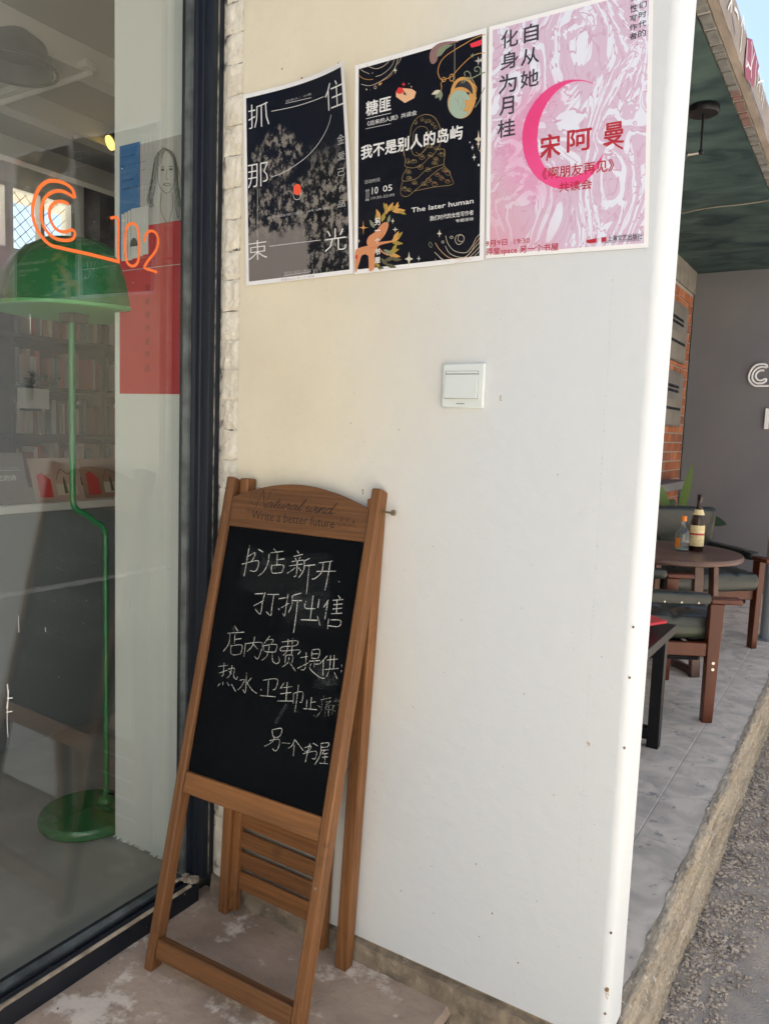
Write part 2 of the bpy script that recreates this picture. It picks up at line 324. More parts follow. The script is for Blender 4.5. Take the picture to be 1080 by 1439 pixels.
def grid(nx, ny, fn, uvs=False):
    L = [fn(i / nx, j / ny) for j in range(ny + 1) for i in range(nx + 1)]; mb = MB()
    mb.v = [tuple(p) for p in L]; mb.f = [(j * (nx + 1) + i, j * (nx + 1) + i + 1, (j + 1) * (nx + 1) + i + 1, (j + 1) * (nx + 1) + i) for j in range(ny) for i in range(nx)]
    return mb
def add_uv(o, nx, ny):
    me = o.data; uvl = me.uv_layers.new(name='UV')
    for lp in me.loops:
        i = lp.vertex_index; uvl.data[lp.index].uv = ((i % (nx + 1)) / nx, (i // (nx + 1)) / ny)
def smooth_path(pts, closed=False, step=3):
    P = [Vector((p[0], p[1])) for p in pts]; n = len(P)
    if n < 3: return P
    out = []
    for i in range(n if closed else n - 1):
        if closed: a, b, c, d = P[(i - 1) % n], P[i], P[(i + 1) % n], P[(i + 2) % n]
        else: a, b, c, d = P[max(i - 1, 0)], P[i], P[i + 1], P[min(i + 2, n - 1)]
        for k in range(step):
            t_ = k / step; out.append(.5 * ((2 * b) + (c - a) * t_ + (2 * a - 5 * b + 4 * c - d) * t_ ** 2 + (3 * b - a - 3 * c + d) * t_ ** 3))
    if not closed: out.append(P[-1])
    return out
def ribbon2d(pts, wd, closed=False, jit=0., step=4):
    P = smooth_path(pts, closed, step); n = len(P); V = []; F = []
    for i, p in enumerate(P):
        a = P[(i - 1) % n] if closed else P[max(i - 1, 0)]; b = P[(i + 1) % n] if closed else P[min(i + 1, n - 1)]
        d = b - a; d = d.normalized() if d.length > 1e-9 else Vector((1, 0)); q = Vector((-d.y, d.x)) * wd / 2 * (1 + random.uniform(-jit, jit)); V += [p + q, p - q]
    for i in range(n if closed else n - 1):
        j = (i + 1) % n; F.append((2 * i, 2 * i + 1, 2 * j + 1, 2 * j))
    return V, F
_tcache = {}
def text2d(s, off=0., shear=0.):
    k = (s, off, shear)
    if k in _tcache: return _tcache[k]
    cu = bpy.data.curves.new('lettering', 'FONT'); cu.body = s; cu.offset = off; cu.resolution_u = 2; cu.shear = shear; cu.fill_mode = 'FRONT'
    ob = bpy.data.objects.new('lettering', cu); COL.objects.link(ob); dg = bpy.context.evaluated_depsgraph_get(); dg.update()
    me = bpy.data.meshes.new_from_object(ob.evaluated_get(dg)); V = [(v.co.x, v.co.y) for v in me.vertices]; F = [tuple(p.vertices) for p in me.polygons]
    bpy.data.objects.remove(ob); bpy.data.curves.remove(cu); bpy.data.meshes.remove(me); _tcache[k] = (V, F); return V, F
def textbox(s, x0, y0, x1, y1, off=0., shear=0.):
    V, F = text2d(s, off, shear)
    if not V: return [], []
    ax, bx = min(v[0] for v in V), max(v[0] for v in V); ay, by = min(v[1] for v in V), max(v[1] for v in V)
    return [((x0 + (v[0] - ax) / (bx - ax) * (x1 - x0)), (y0 + (v[1] - ay) / max(by - ay, 1e-6) * (y1 - y0))) for v in V], F
def art(items, place, parent, name, jit=0., lay=.00022, split=False):
    """flat print: strokes, filled shapes and lettering in millimetres, laid on a surface by place(u, v, lift)"""
    groups = []; joined = {}
    for k, it in enumerate(items):
        if it[0] == 'T':
            _, m_, s_, a, b, off = it; V, F = textbox(s_, a[0], a[1], b[0], b[1], min(off, 0)); sh = [(0, 0)]
            if off > 0:                                  # heavier weight: the same outline printed again a hair to each side
                q = off * .9 * abs(b[1] - a[1]); sh = [(0, 0), (q, 0), (-q, 0), (0, q), (0, -q)]
        else:
            m_, wd, fl, pts = it
            if fl == 'f': V = smooth_path(pts, True, 2) if len(pts) > 9 else [Vector(p) for p in pts]; F = [tuple(range(len(V)))]
            else: V, F = ribbon2d(pts, wd, fl == 'c', jit)
        if not V: continue
        lift = lay + k * 6e-6; V3 = [tuple(place(v[0] / 1000, v[1] / 1000, lift)) for v in V]
        bb = [min(v[0] for v in V), min(v[1] for v in V), max(v[0] for v in V), max(v[1] for v in V)]
        if it[0] == 'T':
            V3 = []; FF = []
            for j, (ax_, ay_) in enumerate(sh):
                o = len(V3); V3 += [tuple(place((v[0] + ax_) / 1000, (v[1] + ay_) / 1000, lift + j * 4e-6)) for v in V]; FF += [tuple(i + o for i in f) for f in F]
            groups.append([m_, 'lettering', bb, V3, FF, False]); continue
        if not split:
            g_ = joined.get(m_)
            if g_ is None: g_ = joined[m_] = [m_, name, bb, [], [], False]; groups.append(g_)
            g_[5] = True if g_[3] else False
        else:                                           # strokes that touch become one character
            g_ = None
            for c_ in groups:
                q = c_[2]
                if c_[0] == m_ and min(q[2], bb[2]) - max(q[0], bb[0]) > -.4 and min(q[3], bb[3]) - max(q[1], bb[1]) > -.4 and max(q[2], bb[2]) - min(q[0], bb[0]) < 62: g_ = c_; break
            if g_ is None: g_ = [m_, name, bb, [], [], False]; groups.append(g_)
            g_[2] = [min(g_[2][0], bb[0]), min(g_[2][1], bb[1]), max(g_[2][2], bb[2]), max(g_[2][3], bb[3])]
        o = len(g_[3]); g_[3] += V3; g_[4] += [tuple(i + o for i in f) for f in F]
    base = root_of(parent) if parent else Vector((0, 0, 0))
    for m_, nm, bb, V3, F, many in groups:
        me = bpy.data.meshes.new(nm); me.from_pydata([tuple(Vector(p) - base) for p in V3], [], F); me.materials.append(MATS[m_]); me.update()
        o = bpy.data.objects.new(nm, me); COL.objects.link(o); o.parent = parent
        if many: o['kind'] = 'stuff'
ART={
 'chalk':[
  ('chalk',1.7,'s',[(68.1,529.5),(67.3,510.1),(67.2,481.9),(66.4,457.8)]),
  ('chalk',1.7,'s',[(64.1,500.9),(85.8,514.1),(85.9,504.1),(80.2,492.7)]),
  ('chalk',1.7,'s',[(54.5,483.7),(94.5,497.1),(101.9,490.8),(97.0,473.5),(80.6,472.3)]),
  ('chalk',1.7,'s',[(93.9,523.4),(109.1,518.3)]),
  ('chalk',1.7,'s',[(136.7,528.8),(149.2,520.7)]),
  ('chalk',1.7,'s',[(128.9,518.9),(163.5,526.6)]),
  ('chalk',1.7,'s',[(126.4,516.6),(127.1,496.9),(120.0,476.3),(106.7,463.6)]),
  ('chalk',1.7,'s',[(148.9,517.2),(152.8,494.0)]),
  ('chalk',1.7,'s',[(151.3,505.6),(170.7,510.6)]),
  ('chalk',1.7,'s',[(138.4,492.3),(143.0,475.2),(167.6,479.0)]),
  ('chalk',1.7,'s',[(138.6,491.2),(169.9,495.6),(168.7,478.3)]),
  ('chalk',1.7,'s',[(199.8,532.5),(206.3,526.2)]),
  ('chalk',1.7,'s',[(193.2,518.2),(216.3,525.8)]),
  ('chalk',1.7,'s',[(198.5,515.7),(201.9,510.3)]),
  ('chalk',1.7,'s',[(211.1,519.0),(208.7,511.8)]),
  ('chalk',1.7,'s',[(189.9,506.2),(220.2,513.5)]),
  ('chalk',1.7,'s',[(185.8,496.0),(219.6,504.6)]),
  ('chalk',1.7,'s',[(205.5,509.1),(208.2,479.3),(202.2,474.0)]),
  ('chalk',1.7,'s',[(201.9,494.0),(193.1,486.0),(183.4,479.4)]),
  ('chalk',1.7,'s',[(211.1,495.1),(219.4,489.2)]),
  ('chalk',1.7,'s',[(237.2,519.7),(222.9,511.9)]),
  ('chalk',1.7,'s',[(222.5,513.8),(225.7,493.0),(215.5,473.3)]),
  ('chalk',1.7,'s',[(224.9,501.4),(252.7,506.9)]),
  ('chalk',1.7,'s',[(237.7,502.9),(240.2,471.9),(242.1,440.9)]),
  ('chalk',1.7,'s',[(260.0,511.6),(294.7,520.2)]),
  ('chalk',1.7,'s',[(259.0,493.2),(306.7,499.8)]),
  ('chalk',1.7,'s',[(272.6,513.1),(271.9,492.9),(258.3,478.0),(249.7,475.3)]),
  ('chalk',1.7,'s',[(289.7,518.4),(289.4,489.4),(287.6,456.1)]),
  ('chalk',1.7,'s',[(317.6,479.5),(320.2,477.9)]),
  ('chalk',1.7,'s',[(105.6,422.0),(128.7,426.3)]),
  ('chalk',1.7,'s',[(133.0,429.2),(129.8,406.9),(130.5,387.5),(127.3,379.2),(112.8,388.8)]),
  ('chalk',1.7,'s',[(107.4,395.1),(132.9,411.2)]),
  ('chalk',1.7,'s',[(139.6,425.8),(170.9,430.1)]),
  ('chalk',1.7,'s',[(157.5,427.1),(157.5,399.2),(157.9,381.1),(144.3,387.6)]),
  ('chalk',1.7,'s',[(175.4,399.5),(178.8,396.9)]),
  ('chalk',1.7,'s',[(172.4,420.6),(192.8,426.5)]),
  ('chalk',1.7,'s',[(195.0,434.5),(194.9,404.6),(195.3,386.3),(188.8,390.3)]),
  ('chalk',1.7,'s',[(182.5,402.0),(200.9,415.0)]),
  ('chalk',1.7,'s',[(229.4,441.9),(208.1,433.2)]),
  ('chalk',1.7,'s',[(206.7,433.1),(209.5,414.3),(203.4,393.6)]),
  ('chalk',1.7,'s',[(208.0,421.8),(233.2,425.3)]),
  ('chalk',1.7,'s',[(222.7,423.8),(224.7,386.1),(225.2,353.3)]),
  ('chalk',1.7,'s',[(244.6,426.1),(244.4,411.0),(271.0,413.7)]),
  ('chalk',1.7,'s',[(260.2,440.4),(262.1,388.8)]),
  ('chalk',1.7,'s',[(276.8,435.1),(276.8,416.4)]),
  ('chalk',1.7,'s',[(238.1,384.4),(280.2,389.7)]),
  ('chalk',1.7,'s',[(278.9,398.8),(288.8,380.2)]),
  ('chalk',1.7,'s',[(300.6,437.7),(290.7,419.2)]),
  ('chalk',1.7,'s',[(299.1,431.5),(298.5,395.4)]),
  ('chalk',1.7,'s',[(310.6,437.2),(336.0,443.0)]),
  ('chalk',1.7,'s',[(314.4,428.5),(335.5,433.7)]),
  ('chalk',1.7,'s',[(314.0,419.2),(335.9,424.6)]),
  ('chalk',1.7,'s',[(311.5,408.8),(337.9,414.2)]),
  ('chalk',1.7,'s',[(322.4,449.6),(328.9,443.5)]),
  ('chalk',1.7,'s',[(321.4,438.4),(324.8,411.2)]),
  ('chalk',1.7,'s',[(307.4,397.9),(308.9,376.0)]),
  ('chalk',1.7,'s',[(307.9,395.0),(336.4,398.6),(335.4,385.6),(308.9,383.0)]),
  ('chalk',1.25,'s',[(63.6,342.8),(74.7,332.0)]),
  ('chalk',1.25,'s',[(47.4,322.8),(92.8,332.9)]),
  ('chalk',1.25,'s',[(54.2,322.7),(55.9,301.3),(43.9,280.7)]),
  ('chalk',1.25,'s',[(68.5,323.1),(71.4,303.1)]),
  ('chalk',1.25,'s',[(69.9,312.3),(89.5,317.9)]),
  ('chalk',1.25,'s',[(62.7,298.5),(68.3,277.9),(94.5,284.0)]),
  ('chalk',1.25,'s',[(63.2,296.2),(92.7,303.5),(93.6,283.4)]),
  ('chalk',1.25,'s',[(101.9,309.8),(104.0,279.8)]),
  ('chalk',1.25,'s',[(102.2,308.3),(145.8,318.2),(147.3,297.4),(142.0,281.1),(132.7,285.2)]),
  ('chalk',1.25,'s',[(124.2,329.0),(122.7,308.6),(110.3,292.2)]),
  ('chalk',1.25,'s',[(121.9,312.3),(137.9,302.3)]),
  ('chalk',1.25,'s',[(164.4,336.3),(152.8,317.5)]),
  ('chalk',1.25,'s',[(158.1,326.8),(175.4,330.0),(171.7,319.9)]),
  ('chalk',1.25,'s',[(152.6,313.6),(157.3,301.0),(186.0,304.8)]),
  ('chalk',1.25,'s',[(153.7,313.0),(185.9,321.1),(186.0,304.8)]),
  ('chalk',1.25,'s',[(167.8,315.4),(165.8,292.9),(153.8,280.5)]),
  ('chalk',1.25,'s',[(177.9,304.2),(183.0,284.6),(194.4,280.5),(200.5,287.7),(195.8,296.7)]),
  ('chalk',1.25,'s',[(198.6,328.9),(237.1,338.3),(236.5,327.7),(203.0,319.1),(201.6,309.8),(248.2,320.4),(244.8,309.7)]),
  ('chalk',1.25,'s',[(214.3,338.0),(216.1,313.0),(208.1,301.4)]),
  ('chalk',1.25,'s',[(225.3,341.6),(229.4,305.2)]),
  ('chalk',1.25,'s',[(214.5,302.6),(216.0,285.9)]),
  ('chalk',1.25,'s',[(214.5,302.6),(232.1,305.6),(233.9,289.9)]),
  ('chalk',1.25,'s',[(223.9,300.1),(223.1,287.9),(208.8,275.2)]),
  ('chalk',1.25,'s',[(228.1,288.8),(245.9,274.2)]),
  ('chalk',1.25,'s',[(252.8,304.4),(270.4,310.4)]),
  ('chalk',1.25,'s',[(265.1,318.4),(269.0,285.1),(259.1,279.6)]),
  ('chalk',1.25,'s',[(249.7,280.8),(275.5,298.1)]),
  ('chalk',1.25,'s',[(279.4,324.6),(280.7,308.6)]),
  ('chalk',1.25,'s',[(279.2,325.7),(296.9,329.8),(297.2,312.2),(280.7,308.6)]),
  ('chalk',1.25,'s',[(279.9,317.3),(296.8,320.9)]),
  ('chalk',1.25,'s',[(276.3,301.1),(302.5,307.6)]),
  ('chalk',1.25,'s',[(289.7,304.3),(290.7,290.1)]),
  ('chalk',1.25,'s',[(290.7,297.1),(300.9,300.0)]),
  ('chalk',1.25,'s',[(282.0,297.4),(281.7,285.5),(308.8,273.0),(320.7,273.8)]),
  ('chalk',1.25,'s',[(318.3,320.3),(302.7,299.6)]),
  ('chalk',1.25,'s',[(311.1,309.2),(315.4,278.2)]),
  ('chalk',1.25,'s',[(319.1,311.7),(344.6,318.4)]),
  ('chalk',1.25,'s',[(326.5,323.5),(329.3,295.3)]),
  ('chalk',1.25,'s',[(335.0,325.0),(338.3,298.8)]),
  ('chalk',1.25,'s',[(318.5,291.5),(349.9,299.8)]),
  ('chalk',1.25,'s',[(328.9,290.5),(324.3,277.7)]),
  ('chalk',1.25,'s',[(340.7,290.9),(350.9,278.4)]),
  ('chalk',1.25,'s',[(356.0,308.8),(358.1,304.2)]),
  ('chalk',1.25,'s',[(358.1,297.7),(357.9,291.9)]),
  ('chalk',1.25,'s',[(36.6,244.4),(62.8,252.2)]),
  ('chalk',1.25,'s',[(51.6,256.1),(54.3,228.4),(48.8,225.4)]),
  ('chalk',1.25,'s',[(42.4,230.5),(65.1,242.1)]),
  ('chalk',1.25,'s',[(75.1,254.5),(74.1,234.0),(67.1,224.1)]),
  ('chalk',1.25,'s',[(66.2,243.9),(82.9,249.3),(84.2,232.0),(93.2,226.0),(95.2,232.9)]),
  ('chalk',1.25,'s',[(69.7,239.8),(77.4,235.0)]),
  ('chalk',1.25,'s',[(49.5,208.7),(44.1,200.2)]),
  ('chalk',1.25,'s',[(57.7,213.4),(58.2,206.5)]),
  ('chalk',1.25,'s',[(69.3,214.4),(76.8,208.1)]),
  ('chalk',1.25,'s',[(82.4,213.1),(97.0,199.7)]),
  ('chalk',1.25,'s',[(118.4,246.1),(124.0,204.3),(115.8,208.0)]),
  ('chalk',1.25,'s',[(101.4,225.2),(115.9,229.9),(110.0,213.8),(102.0,204.5)]),
  ('chalk',1.25,'s',[(134.1,237.6),(123.7,224.1)]),
  ('chalk',1.25,'s',[(122.8,225.8),(141.1,212.2),(155.4,207.4)]),
  ('chalk',1.25,'s',[(163.2,218.4),(166.1,216.3)]),
  ('chalk',1.25,'s',[(165.7,238.6),(202.0,248.5),(202.8,228.8),(195.8,223.7)]),
  ('chalk',1.25,'s',[(180.5,241.8),(184.7,208.3)]),
  ('chalk',1.25,'s',[(165.2,204.8),(205.2,210.6)]),
  ('chalk',1.25,'s',[(221.8,244.4),(214.3,230.3)]),
  ('chalk',1.25,'s',[(216.3,232.1),(243.1,240.3)]),
  ('chalk',1.25,'s',[(215.7,219.0),(243.8,227.9)]),
  ('chalk',1.25,'s',[(229.6,247.0),(233.9,208.2)]),
  ('chalk',1.25,'s',[(212.0,203.0),(250.9,210.9)]),
  ('chalk',1.25,'s',[(250.2,228.0),(252.9,205.8)]),
  ('chalk',1.25,'s',[(250.4,227.3),(272.2,234.9),(274.0,214.5),(268.9,212.7)]),
  ('chalk',1.25,'s',[(259.2,247.1),(260.5,213.6),(260.4,189.0)]),
  ('chalk',1.25,'s',[(296.0,228.7),(297.8,204.1)]),
  ('chalk',1.25,'s',[(297.3,218.1),(307.8,221.3)]),
  ('chalk',1.25,'s',[(285.9,220.9),(287.8,204.5)]),
  ('chalk',1.25,'s',[(280.3,201.2),(313.8,206.3)]),
  ('chalk_dim',1.1,'s',[(324.6,237.3),(329.7,234.0)]),
  ('chalk_dim',1.1,'s',[(319.8,228.1),(343.0,237.4)]),
  ('chalk_dim',1.1,'s',[(321.9,228.5),(324.5,208.5),(314.6,191.0),(308.8,193.4)]),
  ('chalk_dim',1.1,'s',[(315.1,215.6),(321.0,212.8)]),
  ('chalk_dim',1.1,'s',[(331.3,225.4),(343.9,230.4),(334.4,220.6)]),
  ('chalk_dim',1.1,'s',[(334.1,217.7),(334.9,195.6)]),
  ('chalk_dim',1.1,'s',[(334.2,217.3),(350.2,222.7),(351.0,202.6)]),
  ('chalk_dim',1.1,'s',[(336.3,211.0),(349.2,214.3)]),
  ('chalk_dim',1.1,'s',[(340.6,222.6),(343.8,199.3)]),
  ('chalk_dim',1.1,'s',[(349.9,231.3),(368.2,237.1)]),
  ('chalk_dim',1.1,'s',[(355.5,238.1),(355.9,229.3)]),
  ('chalk_dim',1.1,'s',[(362.4,240.5),(362.8,231.4)]),
  ('chalk_dim',1.1,'s',[(354.2,224.3),(351.9,216.0),(358.3,212.0)]),
  ('chalk_dim',1.1,'s',[(361.6,226.2),(371.0,228.8),(373.1,204.4),(367.7,201.2)]),
  ('chalk',1.25,'s',[(211.7,141.1),(234.1,148.6),(232.4,132.1),(217.1,126.5),(210.4,140.4)]),
  ('chalk',1.25,'s',[(208.8,116.8),(232.0,125.0),(233.9,109.0),(227.6,99.1),(219.5,102.0)]),
  ('chalk',1.25,'s',[(219.7,127.8),(214.9,114.9),(197.7,102.1)]),
  ('chalk',1.25,'s',[(241.0,119.8),(260.6,123.1)]),
  ('chalk',1.25,'s',[(271.5,134.7),(267.1,120.3),(258.6,112.5)]),
  ('chalk',1.25,'s',[(271.7,133.6),(296.3,116.9)]),
  ('chalk',1.25,'s',[(272.4,123.3),(274.1,99.5)]),
  ('chalk',1.25,'s',[(299.0,123.3),(312.8,130.4),(311.9,121.6),(301.0,115.9)]),
  ('chalk',1.25,'s',[(296.7,110.2),(327.1,123.0),(327.9,107.6),(320.6,106.6)]),
  ('chalk',1.25,'s',[(309.8,134.4),(307.2,111.6),(305.7,94.5)]),
  ('chalk',1.25,'s',[(316.7,137.4),(329.7,134.3)]),
  ('chalk',1.25,'s',[(336.7,141.2),(354.4,146.7),(352.5,138.1),(338.1,133.7)]),
  ('chalk',1.25,'s',[(336.7,141.2),(338.8,119.0),(329.3,95.9)]),
  ('chalk',1.25,'s',[(340.2,127.8),(355.7,132.9)]),
  ('chalk',1.25,'s',[(347.0,128.7),(344.0,121.7),(355.8,125.8)]),
  ('chalk',1.25,'s',[(344.0,114.6),(357.1,118.8)]),
  ('chalk',1.25,'s',[(350.5,121.8),(351.5,105.1)]),
  ('chalk',1.25,'s',[(340.0,101.7),(359.7,105.4)]),
 ],
 'p1':[
  ('T','white','抓',(10.5,342.8),(73.6,394.5),-0.012),
  ('T','white','住',(243.4,338.6),(298.9,392.0),-0.012),
  ('T','white','那',(6.1,214.5),(68.1,265.7),-0.012),
  ('T','white','束',(3.9,54.9),(62.8,98.4),-0.012),
  ('T','white','光',(231.2,52.3),(289.8,98.7),-0.012),
  ('T','white_dim','领读人：小皓',(123.1,381.8),(201.4,386.2),0),
  ('white',1.1,'s',[(80.1,370.8),(160.3,368.2),(239.6,369.5)]),
  ('white',1.1,'s',[(259.7,329.2),(248.9,308.4),(222.0,281.8),(186.3,259.6),(145.8,244.3),(109.1,234.3),(76.4,230.6)]),
  ('white',0.8,'s',[(35.7,208.2),(34.3,157.0),(32.9,106.7)]),
  ('white',1.0,'s',[(69.2,81.1),(138.7,80.4),(219.3,79.0)]),
  ('white',0.9,'s',[(123.0,379.8),(200.9,376.3)]),
  ('T','white_dim','金',(274.5,265.8),(296.0,285.3),0),
  ('T','white_dim','爱',(273.4,234.2),(294.6,250.4),0),
  ('T','white_dim','己',(272.3,203.5),(292.5,218.4),0),
  ('T','white_dim','作',(273.5,171.2),(290.3,185.2),0),
  ('T','white_dim','品',(269.5,140.1),(290.3,153.6),0),
  ('T','white_dim','《滔滔生活》共读会',(66.5,141.3),(245.7,146.5),0),
  ('T','white_dim','2023/10/21 19:30',(113.1,13.8),(191.4,20.6),0),
  ('T','white_dim','弄堂Space 另一个书屋',(103.8,0.8),(200.9,6.5),0),
  ('white',0.6,'s',[(113.1,12.3),(190.2,14.2)]),
  ('orange_red',0,'f',[(155.3,205.6),(162.6,202.2),(166.2,194.3),(165.4,186.4),(160.8,182.4),(152.9,182.0),(145.5,185.7),(143.2,193.1),(144.8,200.8),(149.5,204.9)]),
  ('white',1.0,'s',[(143.4,188.2),(143.5,180.2),(148.1,173.8),(154.6,172.2),(161.3,173.8),(165.1,180.2),(165.4,186.4)]),
 ],
 'p2':[
  ('cream',0.8,'s',[(26.2,416.9),(40.0,407.0),(55.1,401.7),(70.1,403.5),(81.9,409.3),(89.1,416.8)]),
  ('cream',0.8,'s',[(7.8,418.6),(17.1,406.7),(35.5,395.8)]),
  ('cream',0.8,'s',[(50.7,387.1),(67.2,388.4),(87.8,398.4),(96.5,413.2)]),
  ('gold',0.8,'s',[(7.8,401.3),(18.7,391.0),(34.1,384.8),(44.7,383.5)]),
  ('cream',0.9,'s',[(15.7,379.8),(34.1,373.0),(52.3,373.3),(79.1,381.0),(96.7,394.0),(105.2,414.8)]),
  ('gold',0.7,'s',[(65.8,375.4),(82.1,379.1),(90.9,384.5)]),
  ('cream',0.8,'s',[(103.0,399.3),(109.6,407.9),(113.3,417.8)]),
  ('cream',0,'f',[(97.2,396.3),(98.3,390.4),(102.0,388.1),(98.3,387.3),(97.3,381.9),(96.3,387.7),(92.6,390.1),(96.2,390.9)]),
  ('cream',0,'f',[(30.5,366.4),(30.0,365.3),(28.7,365.0),(27.4,365.8),(26.8,367.1),(27.4,368.3),(28.7,368.5),(30.0,367.7)]),
  ('cream',0.8,'c',[(52.7,365.9),(52.5,365.0),(51.9,364.2),(51.0,363.8),(50.0,363.8),(48.9,364.2),(48.0,365.0),(47.4,366.0),(47.2,367.1),(47.4,368.1),(48.0,368.8),(48.9,369.2),(49.9,369.2),(51.0,368.8),(51.9,368.0),(52.4,367.0)]),
  ('cream',0,'f',[(38.4,364.2),(38.1,363.9),(37.5,364.0),(37.2,364.5),(37.5,364.9),(38.1,364.7)]),
  ('cream',0,'f',[(44.3,395.3),(43.7,394.6),(42.5,394.9),(41.9,395.8),(42.5,396.6),(43.7,396.3)]),
  ('gold',0,'f',[(57.8,369.0),(61.2,368.3),(63.7,368.8),(65.4,370.9),(66.2,372.6),(63.7,373.0),(60.3,372.9),(58.5,371.6)]),
  ('T','white','糖匪',(27.7,314.4),(87.7,342.9),0.018),
  ('white',0.9,'s',[(27.8,309.2),(55.8,309.3),(88.0,309.0)]),
  ('T','white','《后来的人类》共读会',(30.9,294.0),(147.9,303.4),0.005),
  ('white',0.7,'s',[(26.9,289.5),(58.9,289.1),(88.1,288.5)]),
  ('T','white','我不是别人的岛屿',(16.4,230.5),(249.1,257.3),0.03),
  ('peach',0,'f',[(99.4,346.6),(108.7,353.1),(136.1,345.4),(146.1,337.7),(142.0,327.1),(120.5,321.9),(100.1,338.0)]),
  ('dark',0,'f',[(116.0,339.6),(120.3,345.9),(137.6,340.9),(136.2,335.4),(129.1,333.3)]),
  ('red',0,'f',[(98.5,346.7),(105.8,354.9),(114.5,351.8),(118.9,343.8),(108.8,341.0)]),
  ('red',0,'f',[(117.3,363.2),(118.4,358.9),(122.5,356.9),(118.5,356.6),(117.4,352.7),(116.2,357.0),(112.1,359.1),(116.2,359.4)]),
  ('grey_green',0,'f',[(129.4,359.7),(129.9,357.4),(131.7,356.4),(129.9,356.1),(129.4,354.0),(128.9,356.3),(127.1,357.3),(128.9,357.6)]),
  ('peach',0,'f',[(135.2,352.3),(135.7,350.3),(137.5,349.4),(135.7,349.3),(135.2,347.5),(134.7,349.5),(132.9,350.4),(134.7,350.5)]),
  ('red2',0.5,'f',[(262.6,399.3),(287.3,401.7),(287.0,392.4),(282.9,391.1),(266.1,391.7)]),
  ('mauve',0,'f',[(176.2,402.1),(182.9,412.2),(197.9,416.8),(219.6,414.7),(241.0,408.9),(219.7,409.4),(203.5,407.4),(196.0,397.6),(191.5,384.7),(183.3,381.4),(176.9,388.0)]),
  ('grey_green',0,'f',[(190.5,398.8),(195.9,408.0),(208.9,410.8),(227.7,406.8),(211.7,402.0),(201.0,393.0),(192.8,392.5)]),
  ('cream',0.6,'s',[(230.4,408.0),(230.9,369.0),(230.8,341.4)]),
  ('gold',1.3,'s',[(294.9,408.4),(272.3,407.1),(251.6,401.9),(230.5,396.5),(209.2,388.8),(198.4,378.5),(194.5,365.4),(198.8,352.9),(207.1,344.2)]),
  ('gold',1.3,'s',[(294.7,376.1),(278.0,377.7),(262.5,374.4),(244.3,363.7),(231.1,354.0),(223.2,348.8),(212.4,347.7),(204.3,347.1)]),
  ('gold',1.2,'s',[(204.3,344.8),(201.7,340.7),(203.1,334.6),(201.3,326.8)]),
  ('gold',1.2,'c',[(211.6,346.7),(211.3,345.2),(210.5,344.1),(209.2,343.6),(207.6,343.6),(206.0,344.2),(204.7,345.4),(203.8,346.8),(203.5,348.4),(203.8,349.9),(204.6,351.0),(205.9,351.5),(207.5,351.5),(209.1,350.9),(210.4,349.7),(211.3,348.2)]),
  ('gold',1.2,'c',[(228.9,346.4),(228.6,344.0),(227.7,342.1),(226.3,341.0),(224.6,340.9),(223.0,341.7),(221.6,343.4),(220.6,345.7),(220.2,348.3),(220.5,350.7),(221.4,352.6),(222.8,353.7),(224.5,353.8),(226.1,353.0),(227.5,351.3),(228.5,349.0)]),
  ('gold',1.2,'s',[(227.3,342.2),(231.4,334.4)]),
  ('grey_green',0,'f',[(201.8,329.0),(194.7,329.0),(190.6,326.6),(189.4,320.8),(189.4,316.3),(194.4,316.8),(200.6,318.7),(202.7,322.7)]),
  ('grey_green',0,'f',[(201.8,329.0),(197.7,325.2),(196.3,320.6),(198.1,314.2),(200.1,309.7),(202.7,312.9),(205.6,318.1),(205.1,323.1)]),
  ('cream',0,'f',[(200.5,329.3),(194.0,331.4),(188.6,331.2),(183.6,328.1),(180.6,325.5),(185.5,324.4),(192.5,323.6),(197.0,325.3)]),
  ('gold',0,'f',[(277.1,303.2),(276.4,294.6),(273.8,286.9),(269.6,280.6),(264.0,276.2),(257.5,274.1),(250.4,274.3),(243.2,276.8),(236.5,281.6),(230.6,288.2),(226.1,296.3),(223.2,305.2),(222.1,314.4),(222.9,323.2),(225.6,331.0),(229.9,337.3),(235.6,341.5),(242.2,343.6),(249.3,343.2),(256.5,340.5),(263.1,335.7),(268.8,329.0),(273.2,321.1),(276.1,312.3)]),
  ('dark',0,'f',[(270.0,310.4),(269.2,303.5),(266.5,297.7),(262.2,293.5),(256.8,291.3),(250.7,291.4),(244.5,293.8),(238.9,298.2),(234.4,304.1),(231.4,311.2),(230.3,318.5),(231.2,325.5),(234.0,331.3),(238.3,335.5),(243.8,337.5),(250.0,337.4),(256.1,334.9),(261.6,330.5),(266.1,324.6),(269.0,317.6)]),
  ('goldbr',1.6,'c',[(275.1,316.1),(274.1,308.5),(270.8,302.6),(265.8,299.1),(259.8,298.8),(253.7,301.6),(248.5,307.1),(244.9,314.5),(243.6,322.7),(244.7,330.3),(248.0,336.3),(253.1,339.7),(259.1,340.0),(265.2,337.1),(270.3,331.6),(273.8,324.2)]),
  ('gold',0,'f',[(272.4,291.7),(271.6,284.5),(269.0,278.1),(264.7,273.0),(259.0,269.6),(252.4,268.0),(245.2,268.3),(237.9,270.7),(231.1,274.9),(225.2,280.6),(220.6,287.5),(217.6,295.1),(216.6,302.8),(217.4,310.1),(220.2,316.5),(224.6,321.6),(230.4,325.0),(237.1,326.5),(244.3,326.0),(251.5,323.5),(258.3,319.2),(264.0,313.5),(268.5,306.7),(271.4,299.3)]),
